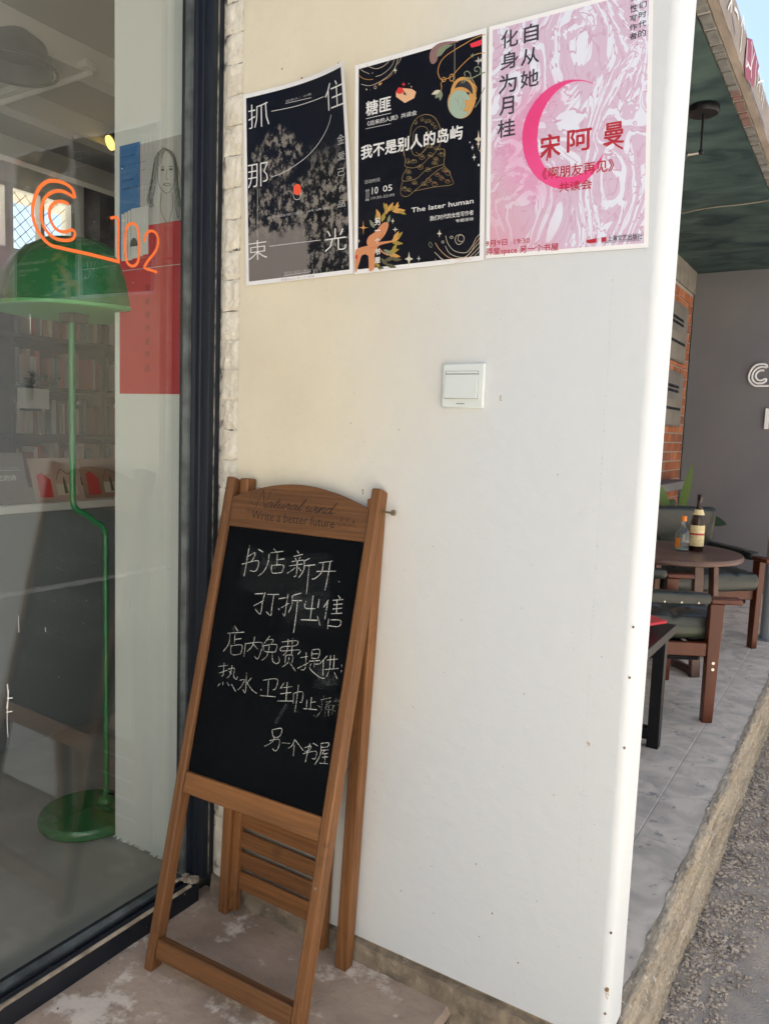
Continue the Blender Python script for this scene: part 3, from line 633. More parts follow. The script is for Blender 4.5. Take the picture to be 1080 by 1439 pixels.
  ('mint',0,'f',[(266.4,290.1),(265.7,283.7),(263.5,277.9),(259.8,273.3),(255.0,270.2),(249.2,268.7),(243.1,269.0),(236.8,271.0),(231.0,274.7),(225.9,279.8),(221.9,286.0),(219.4,292.7),(218.5,299.6),(219.2,306.2),(221.6,312.0),(225.4,316.6),(230.3,319.7),(236.1,321.1),(242.3,320.7),(248.5,318.5),(254.3,314.7),(259.2,309.7),(263.1,303.6),(265.5,296.9)]),
  ('grey_green',0.6,'s',[(242.4,274.6),(242.8,288.4),(240.0,298.1),(231.8,309.0)]),
  ('grey_green',0.6,'s',[(242.8,286.1),(250.6,296.0),(247.8,305.8)]),
  ('grey_green',0.6,'s',[(242.2,293.1),(238.6,303.0),(241.1,311.7)]),
  ('grey_green',0.6,'s',[(242.8,283.8),(254.7,288.4),(255.9,295.0)]),
  ('grey_green',2.2,'s',[(295.3,341.2),(283.8,340.3),(270.9,337.4),(255.2,336.2),(250.0,331.6)]),
  ('grey_green',1.8,'s',[(283.8,340.3),(286.2,347.7),(280.9,354.5),(273.7,353.8),(274.6,347.9),(279.8,346.8)]),
  ('grey_green',1.8,'s',[(265.7,336.3),(264.2,345.7),(257.6,351.7),(251.9,349.5),(253.8,343.4)]),
  ('gold',1.8,'s',[(269.8,326.3),(277.7,317.9),(275.3,304.8),(278.0,297.4)]),
  ('grey_green',1.8,'s',[(294.5,314.4),(288.2,304.4),(284.5,293.8),(274.4,282.2)]),
  ('white_dim',0,'f',[(280.6,372.8),(282.4,366.0),(288.5,362.9),(282.5,362.5),(280.9,356.5),(279.1,363.2),(273.0,366.4),(279.0,366.8)]),
  ('grey_green',0,'f',[(268.9,382.0),(270.2,378.2),(274.7,376.2),(270.2,376.2),(269.0,372.9),(267.7,376.8),(263.2,378.8),(267.7,378.8)]),
  ('cream',0,'f',[(286.3,370.1),(287.4,366.0),(291.0,364.1),(287.5,363.8),(286.5,360.2),(285.4,364.3),(281.8,366.2),(285.4,366.5)]),
  ('cream',0,'f',[(282.9,240.8),(284.8,227.1),(290.9,222.2),(284.9,219.5),(283.4,206.4),(281.5,220.1),(275.3,225.0),(281.4,227.7)]),
  ('white',0,'f',[(270.8,216.4),(271.5,211.9),(274.0,210.3),(271.6,209.5),(270.9,205.3),(270.2,209.7),(267.7,211.4),(270.1,212.2)]),
  ('white',0,'f',[(265.4,223.0),(265.9,221.3),(267.6,220.6),(265.9,220.4),(265.5,218.9),(265.0,220.6),(263.4,221.3),(265.0,221.5)]),
  ('cream',0,'f',[(288.0,211.3),(288.9,204.1),(291.8,201.6),(289.0,200.0),(288.3,193.0),(287.4,200.3),(284.5,202.8),(287.3,204.3)]),
  ('goldbr',0.9,'s',[(134.1,257.0),(135.4,271.1),(143.9,283.9),(155.1,290.1),(170.6,290.2),(185.9,283.1),(195.7,270.7),(201.4,256.7),(203.0,242.4)]),
  ('goldbr',0.7,'s',[(141.5,236.5),(139.9,256.0),(146.9,267.8),(158.2,270.5),(170.9,264.6),(176.6,251.8),(175.4,237.8),(167.1,225.0),(155.9,217.3),(147.3,223.5)]),
  ('goldbr',0.7,'s',[(134.1,257.0),(124.1,249.1),(118.5,235.6),(119.2,220.3)]),
  ('goldbr',0.7,'s',[(203.0,242.4),(200.5,221.7),(210.1,217.7),(211.1,203.4)]),
  ('goldbr',0.45,'c',[(149.5,279.2),(148.2,276.9),(145.1,276.8),(142.5,279.1),(142.5,282.0),(145.0,283.3),(148.1,282.1)]),
  ('goldbr',0,'f',[(148.2,278.3),(147.2,277.4),(145.6,278.1),(145.6,279.5),(147.2,279.7)]),
  ('goldbr',0.45,'c',[(164.2,282.3),(162.8,279.9),(159.7,279.9),(157.2,282.1),(157.2,285.0),(159.6,286.4),(162.7,285.1)]),
  ('goldbr',0,'f',[(162.3,281.6),(161.3,280.7),(159.7,281.4),(159.7,282.8),(161.3,283.0)]),
  ('goldbr',0.45,'c',[(179.9,276.3),(178.5,273.9),(175.5,273.9),(173.0,276.1),(173.0,279.0),(175.4,280.3),(178.5,279.1)]),
  ('goldbr',0,'f',[(179.1,276.1),(178.1,275.2),(176.6,275.9),(176.6,277.3),(178.1,277.4)]),
  ('goldbr',0.45,'c',[(193.9,261.9),(192.6,259.6),(189.6,259.5),(187.1,261.8),(187.1,264.6),(189.5,266.0),(192.5,264.8)]),
  ('goldbr',0,'f',[(190.3,263.4),(189.4,262.5),(187.8,263.2),(187.8,264.6),(189.4,264.7)]),
  ('goldbr',0.45,'c',[(187.8,269.4),(186.5,267.1),(183.4,267.0),(181.0,269.2),(180.9,272.1),(183.4,273.4),(186.4,272.2)]),
  ('goldbr',0,'f',[(184.7,269.2),(183.8,268.2),(182.2,269.0),(182.2,270.3),(183.8,270.5)]),
  ('goldbr',0.45,'c',[(173.1,276.7),(171.7,274.4),(168.7,274.3),(166.2,276.5),(166.1,279.4),(168.6,280.8),(171.7,279.5)]),
  ('goldbr',0,'f',[(170.7,276.5),(169.8,275.6),(168.2,276.3),(168.2,277.7),(169.7,277.8)]),
  ('goldbr',0.5,'c',[(133.3,208.3),(132.0,205.2),(128.8,204.3),(125.6,206.2),(124.2,209.7),(125.5,212.8),(128.7,213.7),(132.0,211.8)]),
  ('goldbr',0,'f',[(132.1,206.9),(130.9,205.8),(128.9,206.6),(128.9,208.3),(130.8,208.5)]),
  ('goldbr',0.4,'s',[(123.4,206.4),(130.3,209.6),(137.8,202.6)]),
  ('goldbr',0.5,'c',[(149.2,205.4),(147.5,203.4),(143.4,203.1),(139.2,204.7),(137.5,207.3),(139.2,209.3),(143.3,209.6),(147.4,208.0)]),
  ('goldbr',0,'f',[(143.5,207.5),(142.4,206.3),(140.4,207.2),(140.4,208.9),(142.3,209.1)]),
  ('goldbr',0.4,'s',[(134.9,207.0),(141.8,210.2),(149.3,203.2)]),
  ('goldbr',0.5,'c',[(166.4,210.5),(164.8,207.5),(160.8,206.9),(156.9,208.8),(155.2,212.3),(156.8,215.2),(160.7,215.9),(164.7,213.9)]),
  ('goldbr',0,'f',[(163.3,211.4),(162.2,210.3),(160.3,211.1),(160.3,212.8),(162.2,213.0)]),
  ('goldbr',0.4,'s',[(154.9,210.9),(161.6,214.1),(169.0,207.2)]),
  ('goldbr',0.5,'c',[(185.4,211.7),(183.9,209.1),(180.2,208.5),(176.5,210.3),(174.9,213.5),(176.4,216.2),(180.1,216.7),(183.8,214.9)]),
  ('goldbr',0,'f',[(180.2,211.0),(179.0,209.9),(177.1,210.7),(177.1,212.4),(179.0,212.6)]),
  ('goldbr',0.4,'s',[(171.8,210.5),(178.5,213.7),(185.8,206.8)]),
  ('goldbr',0.5,'c',[(197.4,202.3),(196.0,200.4),(192.5,200.1),(189.0,201.6),(187.6,203.9),(189.0,205.8),(192.5,206.1),(196.0,204.7)]),
  ('goldbr',0,'f',[(194.1,201.6),(193.0,200.5),(191.2,201.3),(191.1,203.0),(193.0,203.2)]),
  ('goldbr',0.4,'s',[(185.9,201.1),(192.5,204.3),(199.7,197.4)]),
  ('goldbr',0.5,'c',[(210.3,208.2),(208.9,206.0),(205.4,205.6),(201.8,207.2),(200.3,209.9),(201.7,212.0),(205.3,212.4),(208.8,210.8)]),
  ('goldbr',0,'f',[(205.0,210.5),(203.9,209.3),(202.1,210.1),(202.0,211.8),(203.9,212.0)]),
  ('goldbr',0.4,'s',[(196.8,209.9),(203.4,213.1),(210.6,206.3)]),
  ('goldbr',0.5,'c',[(164.0,192.0),(162.3,189.1),(158.1,188.4),(153.9,190.4),(152.1,193.8),(153.8,196.8),(158.0,197.4),(162.2,195.4)]),
  ('goldbr',0,'f',[(157.9,193.2),(156.7,192.0),(154.8,192.8),(154.8,194.5),(156.7,194.8)]),
  ('goldbr',0.4,'s',[(149.4,192.6),(156.2,195.9),(163.6,189.0)]),
  ('goldbr',0.5,'c',[(136.0,187.4),(134.4,185.0),(130.6,184.5),(126.7,186.1),(125.1,189.0),(126.7,191.4),(130.5,191.9),(134.4,190.2)]),
  ('goldbr',0,'f',[(132.3,187.6),(131.1,186.4),(129.1,187.2),(129.1,188.9),(131.0,189.2)]),
  ('goldbr',0.4,'s',[(123.6,187.0),(130.5,190.3),(138.0,183.3)]),
  ('goldbr',0.5,'c',[(137.9,175.4),(136.2,173.6),(132.0,173.3),(127.8,174.8),(126.0,177.2),(127.7,179.1),(131.9,179.3),(136.1,177.8)]),
  ('goldbr',0,'f',[(135.3,175.1),(134.1,173.9),(132.1,174.7),(132.1,176.4),(134.0,176.6)]),
  ('goldbr',0.4,'s',[(126.6,174.4),(133.5,177.7),(141.0,170.8)]),
  ('goldbr',0.5,'c',[(178.5,184.7),(177.2,182.2),(174.0,181.5),(170.8,183.2),(169.4,186.1),(170.7,188.7),(173.9,189.3),(177.2,187.7)]),
  ('goldbr',0,'f',[(177.7,185.3),(176.5,184.1),(174.7,184.9),(174.6,186.6),(176.5,186.9)]),
  ('goldbr',0.4,'s',[(169.3,184.7),(176.0,188.0),(183.3,181.1)]),
  ('goldbr',0.5,'c',[(195.8,194.9),(194.0,192.9),(189.7,192.7),(185.4,194.3),(183.6,196.9),(185.3,198.8),(189.6,199.1),(193.9,197.5)]),
  ('goldbr',0,'f',[(191.5,195.0),(190.3,193.8),(188.5,194.6),(188.4,196.3),(190.3,196.5)]),
  ('goldbr',0.4,'s',[(183.2,194.4),(189.8,197.6),(197.0,190.8)]),
  ('goldbr',0.5,'c',[(150.2,164.3),(148.6,162.1),(144.8,161.7),(140.9,163.3),(139.2,165.9),(140.8,168.1),(144.7,168.6),(148.6,167.0)]),
  ('goldbr',0,'f',[(146.8,163.7),(145.7,162.5),(143.7,163.3),(143.7,165.0),(145.6,165.2)]),
  ('goldbr',0.4,'s',[(138.3,163.0),(145.1,166.3),(152.6,159.5)]),
  ('goldbr',0.5,'c',[(126.3,156.0),(124.9,153.4),(121.5,152.7),(118.1,154.4),(116.6,157.4),(118.0,160.1),(121.4,160.7),(124.8,159.1)]),
  ('goldbr',0,'f',[(123.9,157.3),(122.7,156.1),(120.7,156.9),(120.7,158.7),(122.7,158.9)]),
  ('goldbr',0.4,'s',[(115.1,156.7),(122.1,160.0),(129.7,153.1)]),
  ('goldbr',0.5,'c',[(136.9,152.2),(135.7,150.0),(132.8,149.4),(129.8,150.8),(128.5,153.4),(129.7,155.6),(132.7,156.1),(135.7,154.7)]),
  ('goldbr',0,'f',[(132.6,151.2),(131.4,150.0),(129.5,150.8),(129.5,152.5),(131.4,152.8)]),
  ('goldbr',0.4,'s',[(123.9,150.5),(130.9,153.9),(138.4,147.0)]),
  ('goldbr',0.5,'c',[(201.2,171.8),(199.9,169.5),(196.8,169.0),(193.7,170.4),(192.4,173.1),(193.7,175.4),(196.8,175.9),(199.9,174.4)]),
  ('redbr',0,'f',[(197.3,172.8),(196.2,171.6),(194.3,172.4),(194.3,174.1),(196.1,174.3)]),
  ('goldbr',0.4,'s',[(189.0,172.2),(195.6,175.4),(202.8,168.6)]),
  ('goldbr',0.5,'c',[(209.3,164.0),(208.2,161.3),(205.4,160.5),(202.6,162.1),(201.4,165.2),(202.5,168.0),(205.3,168.8),(208.1,167.1)]),
  ('redbr',0,'f',[(208.4,164.0),(207.3,162.8),(205.4,163.6),(205.4,165.3),(207.2,165.5)]),
  ('goldbr',0.4,'s',[(200.2,163.4),(206.7,166.6),(213.9,159.9)]),
  ('goldbr',0.5,'c',[(224.7,171.6),(223.2,168.5),(219.3,167.8),(215.5,169.7),(213.9,173.2),(215.4,176.3),(219.2,177.0),(223.1,175.1)]),
  ('redbr',0,'f',[(219.2,174.1),(218.1,173.0),(216.2,173.8),(216.2,175.4),(218.0,175.6)]),
  ('goldbr',0.4,'s',[(211.0,173.5),(217.5,176.7),(224.6,170.0)]),
  ('goldbr',0.5,'c',[(183.0,163.9),(181.2,161.1),(176.9,160.5),(172.6,162.4),(170.8,165.7),(172.5,168.5),(176.8,169.2),(181.2,167.2)]),
  ('redbr',0,'f',[(180.7,163.4),(179.6,162.2),(177.7,163.0),(177.7,164.7),(179.6,165.0)]),
  ('goldbr',0.4,'s',[(172.4,162.8),(179.0,166.1),(186.4,159.3)]),
  ('goldbr',0.5,'c',[(195.2,154.8),(193.7,152.0),(190.0,151.2),(186.2,153.0),(184.6,156.4),(186.1,159.3),(189.9,160.0),(193.6,158.2)]),
  ('redbr',0,'f',[(192.0,157.0),(190.8,155.8),(188.9,156.6),(188.9,158.3),(190.8,158.5)]),
  ('goldbr',0.4,'s',[(183.6,156.3),(190.3,159.6),(197.5,152.9)]),
  ('goldbr',0.5,'c',[(215.9,178.1),(214.5,176.2),(211.2,175.8),(207.7,177.2),(206.3,179.6),(207.7,181.6),(211.1,182.0),(214.5,180.5)]),
  ('redbr',0,'f',[(213.7,177.3),(212.6,176.2),(210.7,177.0),(210.7,178.6),(212.5,178.8)]),
  ('goldbr',0.4,'s',[(205.5,176.7),(212.0,179.9),(219.2,173.2)]),
  ('goldbr',0.5,'c',[(223.2,155.3),(221.9,153.5),(218.7,153.2),(215.4,154.5),(214.1,156.7),(215.4,158.5),(218.6,158.9),(221.8,157.6)]),
  ('redbr',0,'f',[(220.8,157.4),(219.6,156.3),(217.8,157.1),(217.8,158.7),(219.6,159.0)]),
  ('goldbr',0.4,'s',[(212.6,156.8),(219.1,160.0),(226.2,153.3)]),
  ('goldbr',0.5,'c',[(171.6,158.9),(169.9,156.6),(165.9,156.2),(161.8,157.8),(160.1,160.6),(161.8,162.9),(165.8,163.3),(169.9,161.7)]),
  ('goldbr',0,'f',[(169.6,157.9),(168.4,156.7),(166.5,157.5),(166.5,159.2),(168.4,159.5)]),
  ('goldbr',0.4,'s',[(161.1,157.2),(167.9,160.6),(175.3,153.7)]),
  ('goldbr',0.5,'c',[(186.2,228.1),(184.5,225.8),(180.2,225.5),(175.8,227.3),(174.0,230.2),(175.8,232.5),(180.1,232.8),(184.4,231.0)]),
  ('goldbr',0,'f',[(182.7,227.2),(181.6,226.0),(179.7,226.9),(179.7,228.5),(181.6,228.7)]),
  ('goldbr',0.4,'s',[(174.4,226.7),(181.0,229.8),(188.3,222.9)]),
  ('goldbr',0.5,'c',[(197.7,221.6),(196.5,219.6),(193.7,219.1),(190.9,220.5),(189.7,222.9),(190.8,225.0),(193.7,225.4),(196.5,224.0)]),
  ('goldbr',0,'f',[(196.7,220.1),(195.5,218.9),(193.7,219.8),(193.7,221.4),(195.5,221.6)]),
  ('goldbr',0.4,'s',[(188.4,219.6),(195.0,222.7),(202.2,215.9)]),
  ('goldbr',0.8,'s',[(119.1,233.2),(123.1,210.8),(123.2,199.9),(142.0,193.8),(161.8,197.4),(175.7,207.0),(189.6,214.2),(203.1,231.9)]),
  ('goldbr',0.8,'s',[(127.5,196.1),(117.5,182.6),(117.6,172.9),(130.7,170.9),(150.7,172.7),(167.6,183.3),(189.9,188.1),(210.5,189.6)]),
  ('goldbr',0.8,'s',[(137.3,229.0),(141.7,219.8),(153.1,215.5),(169.9,224.6),(178.2,235.1)]),
  ('goldbr',0.8,'s',[(196.4,220.1),(210.1,217.8),(212.2,208.1),(210.5,188.4),(220.2,176.3),(227.2,161.2),(229.3,149.1),(190.4,150.1),(145.3,148.9)]),
  ('goldbr',0.8,'s',[(117.6,172.9),(113.4,158.9),(113.5,147.9),(120.8,142.0),(131.0,141.3),(145.3,149.4),(162.3,159.0),(179.0,170.8),(195.5,180.2),(211.9,185.8)]),
  ('T','white_dim','活动时间',(25.4,179.6),(62.6,187.3),0),
  ('T','white','10',(44.0,156.4),(59.1,170.4),0),
  ('T','white','05',(70.7,157.6),(92.7,169.7),0),
  ('T','white_dim','19:30-22:00',(42.5,146.1),(98.2,151.3),0),
  ('T','white','The later human',(138.5,108.0),(274.5,117.1),0.02),
  ('T','white','我们时代的女性写作者',(180.6,86.5),(274.8,95.7),0.008),
  ('T','white','专题活动',(237.3,76.4),(274.5,82.3),0.008),
  ('gold',0,'f',[(23.3,107.7),(24.4,95.7),(28.3,91.9),(24.5,89.0),(23.4,77.3),(22.3,89.3),(18.4,93.1),(22.2,96.0)]),
  ('gold',0,'f',[(23.3,97.0),(26.2,93.1),(36.4,90.9),(26.2,91.1),(23.4,87.9),(20.5,91.8),(10.2,94.1),(20.5,93.8)]),
  ('cream',0,'f',[(94.7,103.5),(95.7,98.4),(98.9,96.6),(95.7,95.5),(94.8,90.6),(93.9,95.8),(90.6,97.6),(93.8,98.6)]),
  ('cream',0,'f',[(100.8,85.0),(102.4,80.6),(107.9,78.7),(102.4,78.2),(100.9,74.1),(99.3,78.5),(93.7,80.4),(99.3,80.9)]),
  ('cream',0,'f',[(12.5,70.7),(13.2,67.4),(15.7,66.2),(13.2,65.6),(12.6,62.5),(11.9,65.8),(9.4,66.9),(11.8,67.6)]),
  ('cream',0,'f',[(133.5,32.9),(135.8,21.2),(143.5,17.2),(135.9,14.7),(133.8,3.4),(131.5,15.1),(123.8,19.1),(131.5,21.6)]),
  ('white_dim',0,'f',[(156.1,23.0),(157.2,17.9),(160.7,16.2),(157.2,15.2),(156.2,10.3),(155.2,15.4),(151.6,17.1),(155.1,18.1)]),
  ('cream',0,'f',[(202.0,68.1),(203.3,61.6),(207.6,59.3),(203.3,58.0),(202.2,51.8),(200.9,58.3),(196.5,60.6),(200.8,61.9)]),
  ('peach2',0,'f',[(61.8,89.2),(70.8,95.5),(79.8,96.9),(85.0,92.6),(82.1,81.8),(75.5,71.3),(63.5,61.4),(48.3,53.1),(34.4,55.8),(32.2,64.9),(38.9,74.3),(52.7,80.2)]),
  ('peach2',0,'f',[(32.9,54.7),(63.5,58.9),(87.6,57.5),(92.1,55.3),(66.6,53.1),(57.5,47.1),(51.5,32.6),(53.2,13.5),(48.6,4.6),(37.8,3.5),(36.1,34.1),(20.5,37.0),(14.3,23.6),(8.1,8.8),(3.4,4.1),(3.2,43.9),(11.0,52.0)]),
  ('redbr',0.6,'s',[(72.4,92.9),(67.9,83.4),(71.0,73.1),(60.4,66.8)]),
  ('redbr',0.6,'s',[(78.4,94.6),(75.4,82.5),(65.0,66.3)]),
  ('redbr',0.6,'s',[(39.1,49.0),(60.5,50.5)]),
  ('redbr',0.6,'s',[(11.1,39.2),(8.0,24.2)]),
  ('red',0,'f',[(3.2,38.7),(9.5,38.1),(8.6,30.5),(3.3,31.1)]),
  ('gold',0,'f',[(82.7,116.4),(89.4,118.7),(93.5,122.6),(95.4,129.1),(95.9,133.9),(91.2,131.7),(85.1,127.7),(82.6,122.8)]),
  ('olive',0,'f',[(87.1,119.5),(94.8,118.0),(101.3,118.7),(107.4,122.5),(111.2,125.7),(105.4,126.4),(97.2,126.5),(91.5,124.2)]),
  ('gold',0,'f',[(79.7,111.8),(83.6,116.9),(84.5,122.3),(82.0,129.3),(79.6,134.1),(77.2,130.0),(74.8,123.6),(75.8,117.9)]),
  ('gold',0,'f',[(93.1,116.3),(101.7,111.9),(109.9,110.4),(119.2,112.4),(125.3,114.4),(118.7,117.2),(108.8,120.3),(100.8,119.7)]),
  ('olive',0,'f',[(81.2,116.6),(82.3,122.1),(81.1,127.1),(76.5,132.7),(72.8,136.3),(72.5,132.0),(73.0,125.8),(75.9,121.0)]),
  ('gold',0,'f',[(102.0,117.6),(106.2,120.5),(108.2,124.3),(107.9,129.7),(107.2,133.5),(104.4,131.0),(101.0,126.8),(100.4,122.6)]),
  ('olive',0,'f',[(107.9,115.6),(111.3,111.1),(115.7,108.1),(122.1,106.6),(126.5,105.9),(123.6,109.2),(118.8,113.3),(113.8,115.2)]),
  ('olive',0,'f',[(67.8,98.4),(73.8,101.8),(77.0,106.4),(77.4,113.3),(76.9,118.3),(72.8,115.3),(67.8,110.3),(66.4,104.9)]),
  ('gold',0,'f',[(64.7,103.8),(66.0,110.0),(64.6,115.7),(59.4,122.0),(55.2,126.1),(54.8,121.2),(55.4,114.1),(58.7,108.7)]),
  ('olive',0,'f',[(57.2,97.2),(60.1,102.1),(60.4,107.1),(57.6,113.2),(54.9,117.4),(53.2,113.5),(51.7,107.5),(53.1,102.4)]),
  ('grey_green',0,'f',[(51.1,87.9),(51.1,93.7),(48.8,98.7),(43.1,103.7),(38.8,106.8),(39.3,102.4),(41.1,96.0),(45.0,91.6)]),
  ('grey_green',0,'f',[(82.9,94.1),(87.1,97.1),(89.1,100.9),(88.9,106.3),(88.1,110.2),(85.3,107.6),(81.9,103.4),(81.3,99.1)]),
  ('gold',0,'f',[(90.6,56.0),(98.4,55.1),(104.6,56.5),(110.3,60.9),(113.6,64.5),(107.9,64.7),(99.8,64.0),(94.5,61.1)]),
  ('olive',0,'f',[(93.6,54.4),(100.0,50.0),(106.6,48.0),(114.7,48.6),(120.1,49.6),(115.1,52.5),(107.3,55.9),(100.6,56.3)]),
  ('gold',0,'f',[(96.6,57.8),(103.2,60.3),(107.3,64.2),(109.2,70.8),(109.7,75.5),(105.0,73.2),(99.0,69.2),(96.5,64.2)]),
  ('olive',0,'f',[(105.4,61.7),(111.0,62.8),(114.9,65.3),(117.4,69.9),(118.6,73.4),(114.5,72.3),(109.1,69.9),(106.4,66.5)]),
  ('olive',0,'f',[(83.3,34.4),(91.9,32.2),(99.2,32.8),(106.6,36.6),(111.2,39.9),(104.8,41.0),(95.5,41.5),(88.9,39.3)]),
  ('gold',0,'f',[(84.9,31.7),(91.5,26.4),(98.7,23.7),(107.9,23.7),(114.2,24.4),(108.8,28.0),(100.5,32.4),(93.0,33.3)]),
  ('olive',0,'f',[(93.8,35.8),(99.7,38.0),(103.4,41.6),(105.0,47.4),(105.5,51.7),(101.3,49.6),(95.9,45.9),(93.7,41.5)]),
  ('grey_green',0,'f',[(72.7,42.9),(76.7,36.9),(82.1,32.8),(90.3,30.4),(96.2,29.3),(92.7,33.6),(86.9,39.3),(80.6,42.1)]),
  ('browng',0,'f',[(75.9,20.1),(83.6,18.2),(90.3,18.7),(97.0,22.3),(101.2,25.3),(95.3,26.2),(86.9,26.7),(80.9,24.6)]),
  ('browng',0,'f',[(79.0,12.3),(84.6,7.2),(90.8,4.4),(99.3,3.8),(105.0,4.0),(100.5,7.6),(93.3,11.9),(86.5,13.3)]),
  ('browng',0,'f',[(66.8,26.0),(68.9,19.5),(73.0,14.6),(80.6,10.5),(86.1,8.2),(84.0,13.0),(79.9,19.6),(74.4,23.6)]),
  ('browng',0,'f',[(93.9,20.8),(99.9,17.4),(105.8,16.1),(112.9,17.2),(117.6,18.5),(112.9,20.7),(105.8,23.2),(99.8,23.1)]),
  ('olive',0,'f',[(54.6,19.7),(54.7,13.8),(57.0,8.9),(62.6,4.0),(67.0,1.1),(66.4,5.5),(64.6,11.8),(60.8,16.2)]),
  ('browng',0,'f',[(57.8,9.3),(61.8,6.1),(66.2,4.5),(71.9,4.5),(75.8,5.0),(72.5,7.2),(67.3,9.8),(62.7,10.3)]),
  ('peach2',3,'s',[(63.5,57.7),(78.6,57.3),(93.6,56.9)]),
  ('peach2',2.5,'s',[(62.1,46.6),(72.8,36.7),(84.9,30.5)]),
  ('T','white','另',(51.7,93.4),(64.7,107.5),0.03),
  ('T','white','一',(51.8,81.6),(64.9,83.8),0.03),
  ('T','white','个',(52.0,56.4),(65.0,67.5),0.03),
  ('T','white','书',(52.1,33.8),(65.1,46.2),0.03),
  ('T','white','屋',(52.2,17.4),(65.3,28.7),0.03),
  ('cream',0.9,'s',[(215.9,54.1),(220.8,39.3),(233.2,24.9),(249.5,18.5),(262.9,18.3),(273.3,28.9),(281.0,42.0),(288.7,49.3)]),
  ('peach',0.9,'s',[(193.1,43.5),(203.0,29.3),(219.7,14.4),(236.2,8.0),(255.0,7.3),(270.8,17.5),(278.5,30.7),(288.8,42.3)]),
  ('cream',0.9,'s',[(215.3,35.1),(225.1,19.8),(244.2,10.8),(260.3,10.3),(274.7,21.7),(288.9,34.2)]),
  ('cream',0.9,'s',[(191.9,25.6),(197.6,20.2),(208.8,10.7),(225.4,3.1)]),
  ('cream',0.9,'s',[(236.3,0.9),(257.8,3.5),(273.5,12.5),(289.1,26.0)]),
  ('cream',0.8,'s',[(193.5,12.2),(197.8,4.6)]),
  ('cream',0.9,'s',[(265.8,2.7),(276.3,7.5),(289.2,17.9)]),
  ('cream',0.9,'s',[(200.4,17.5),(213.0,4.3)]),
  ('cream',0.9,'s',[(251.9,39.4),(243.8,41.5),(243.7,49.7),(250.3,52.0),(255.8,46.0),(253.2,38.1),(243.9,34.4),(237.0,42.2),(239.6,51.4),(249.0,52.7)]),
  ('cream',0.8,'c',[(232.1,49.4),(231.8,48.6),(231.1,48.0),(230.1,47.7),(228.8,47.6),(227.6,47.9),(226.5,48.5),(225.8,49.3),(225.5,50.1),(225.8,50.9),(226.5,51.5),(227.5,51.9),(228.8,51.9),(230.0,51.6),(231.1,51.0),(231.8,50.3)]),
  ('cream',0.8,'c',[(212.2,42.6),(212.0,41.8),(211.5,41.2),(210.7,40.8),(209.8,40.7),(208.8,41.0),(208.0,41.5),(207.5,42.3),(207.3,43.1),(207.4,43.9),(208.0,44.6),(208.8,45.0),(209.7,45.0),(210.7,44.8),(211.5,44.2),(212.0,43.4)]),
  ('grey_green',1,'c',[(181.9,45.9),(186.2,39.4),(184.0,34.9),(179.1,41.4)]),
  ('cream',0,'f',[(283.1,226.0),(284.0,216.9),(286.9,213.9),(284.1,211.9),(283.5,203.1),(282.5,212.2),(279.6,215.2),(282.4,217.2)]),
  ('white',0,'f',[(275.0,198.8),(276.0,193.3),(279.3,191.2),(276.0,190.2),(275.2,185.0),(274.2,190.5),(270.9,192.6),(274.1,193.6)]),
  ('white',0,'f',[(286.8,175.8),(286.2,174.3),(284.8,173.8),(283.3,174.7),(282.6,176.4),(283.2,178.0),(284.7,178.4),(286.2,177.5)]),
  ('white',0,'f',[(270.8,213.5),(271.3,210.6),(273.0,209.5),(271.3,208.9),(270.9,206.1),(270.4,209.1),(268.8,210.2),(270.4,210.7)]),
  ('white',0,'f',[(266.8,220.6),(266.1,219.5),(264.8,219.8),(264.1,221.1),(264.8,222.2),(266.1,221.9)]),
  ('T','white_dim','2023',(28.7,144.8),(37.8,168.5),0),
 ],
 'p3':[
  ('T','ink','自',(69.5,375.4),(97.0,406.2),0.018),
  ('T','ink','从',(64.6,336.9),(98.5,364.6),0.018),
  ('T','ink','她',(64.5,297.5),(98.1,327.4),0.018),
  ('T','ink','化',(24.9,374.9),(58.0,405.3),0.018),
  ('T','ink','身',(24.3,337.3),(58.8,366.9),0.018),
  ('T','ink','为',(21.6,295.9),(56.1,328.3),0.018),
  ('T','ink','月',(23.6,256.7),(51.7,288.2),0.018),
  ('T','ink','桂',(20.2,217.3),(54.9,248.4),0.018),
  ('magenta',0,'f',[(204.8,276.6),(188.1,286.4),(169.9,291.1),(151.6,289.8),(133.0,280.8),(115.7,264.0),(102.4,238.5),(98.3,208.7),(100.8,181.8),(109.6,159.1),(125.0,142.1),(146.8,132.0),(170.5,131.6),(193.6,139.8),(211.0,153.3),(218.3,161.9),(208.8,139.1),(186.3,120.0),(155.1,111.2),(128.2,116.7),(100.4,135.0),(81.6,160.2),(71.1,189.7),(69.0,218.3),(75.6,245.5),(92.0,270.7),(116.6,288.9),(146.1,296.3),(172.5,293.1),(190.7,286.6)]),
  ('T','ink','者',(258.4,339.7),(271.2,350.4),0.02),
  ('T','ink','作',(258.6,354.3),(271.0,364.4),0.02),
  ('T','ink','写',(258.8,369.0),(270.7,377.8),0.02),
  ('T','ink','性',(259.2,383.0),(270.8,395.3),0.02),
  ('T','ink','女',(258.9,400.7),(270.5,411.7),0.02),
  ('T','ink','的',(273.1,341.1),(285.7,352.1),0.02),
  ('T','ink','代',(273.2,356.2),(285.9,366.4),0.02),
  ('T','ink','时',(273.4,371.3),(285.9,381.0),0.02),
  ('T','ink','们',(273.6,386.4),(285.8,396.1),0.02),
  ('T','crimson','宋',(103.9,168.7),(141.2,208.5),0.025),
  ('T','crimson','阿',(153.9,173.2),(197.3,209.6),0.025),
  ('T','crimson','曼',(218.1,176.3),(252.9,211.4),0.022),
  ('crimson',2.2,'s',[(105.0,177.4),(118.7,184.7),(135.6,188.8)]),
  ('crimson',3,'s',[(119.6,209.5),(122.0,190.8),(116.2,164.0)]),
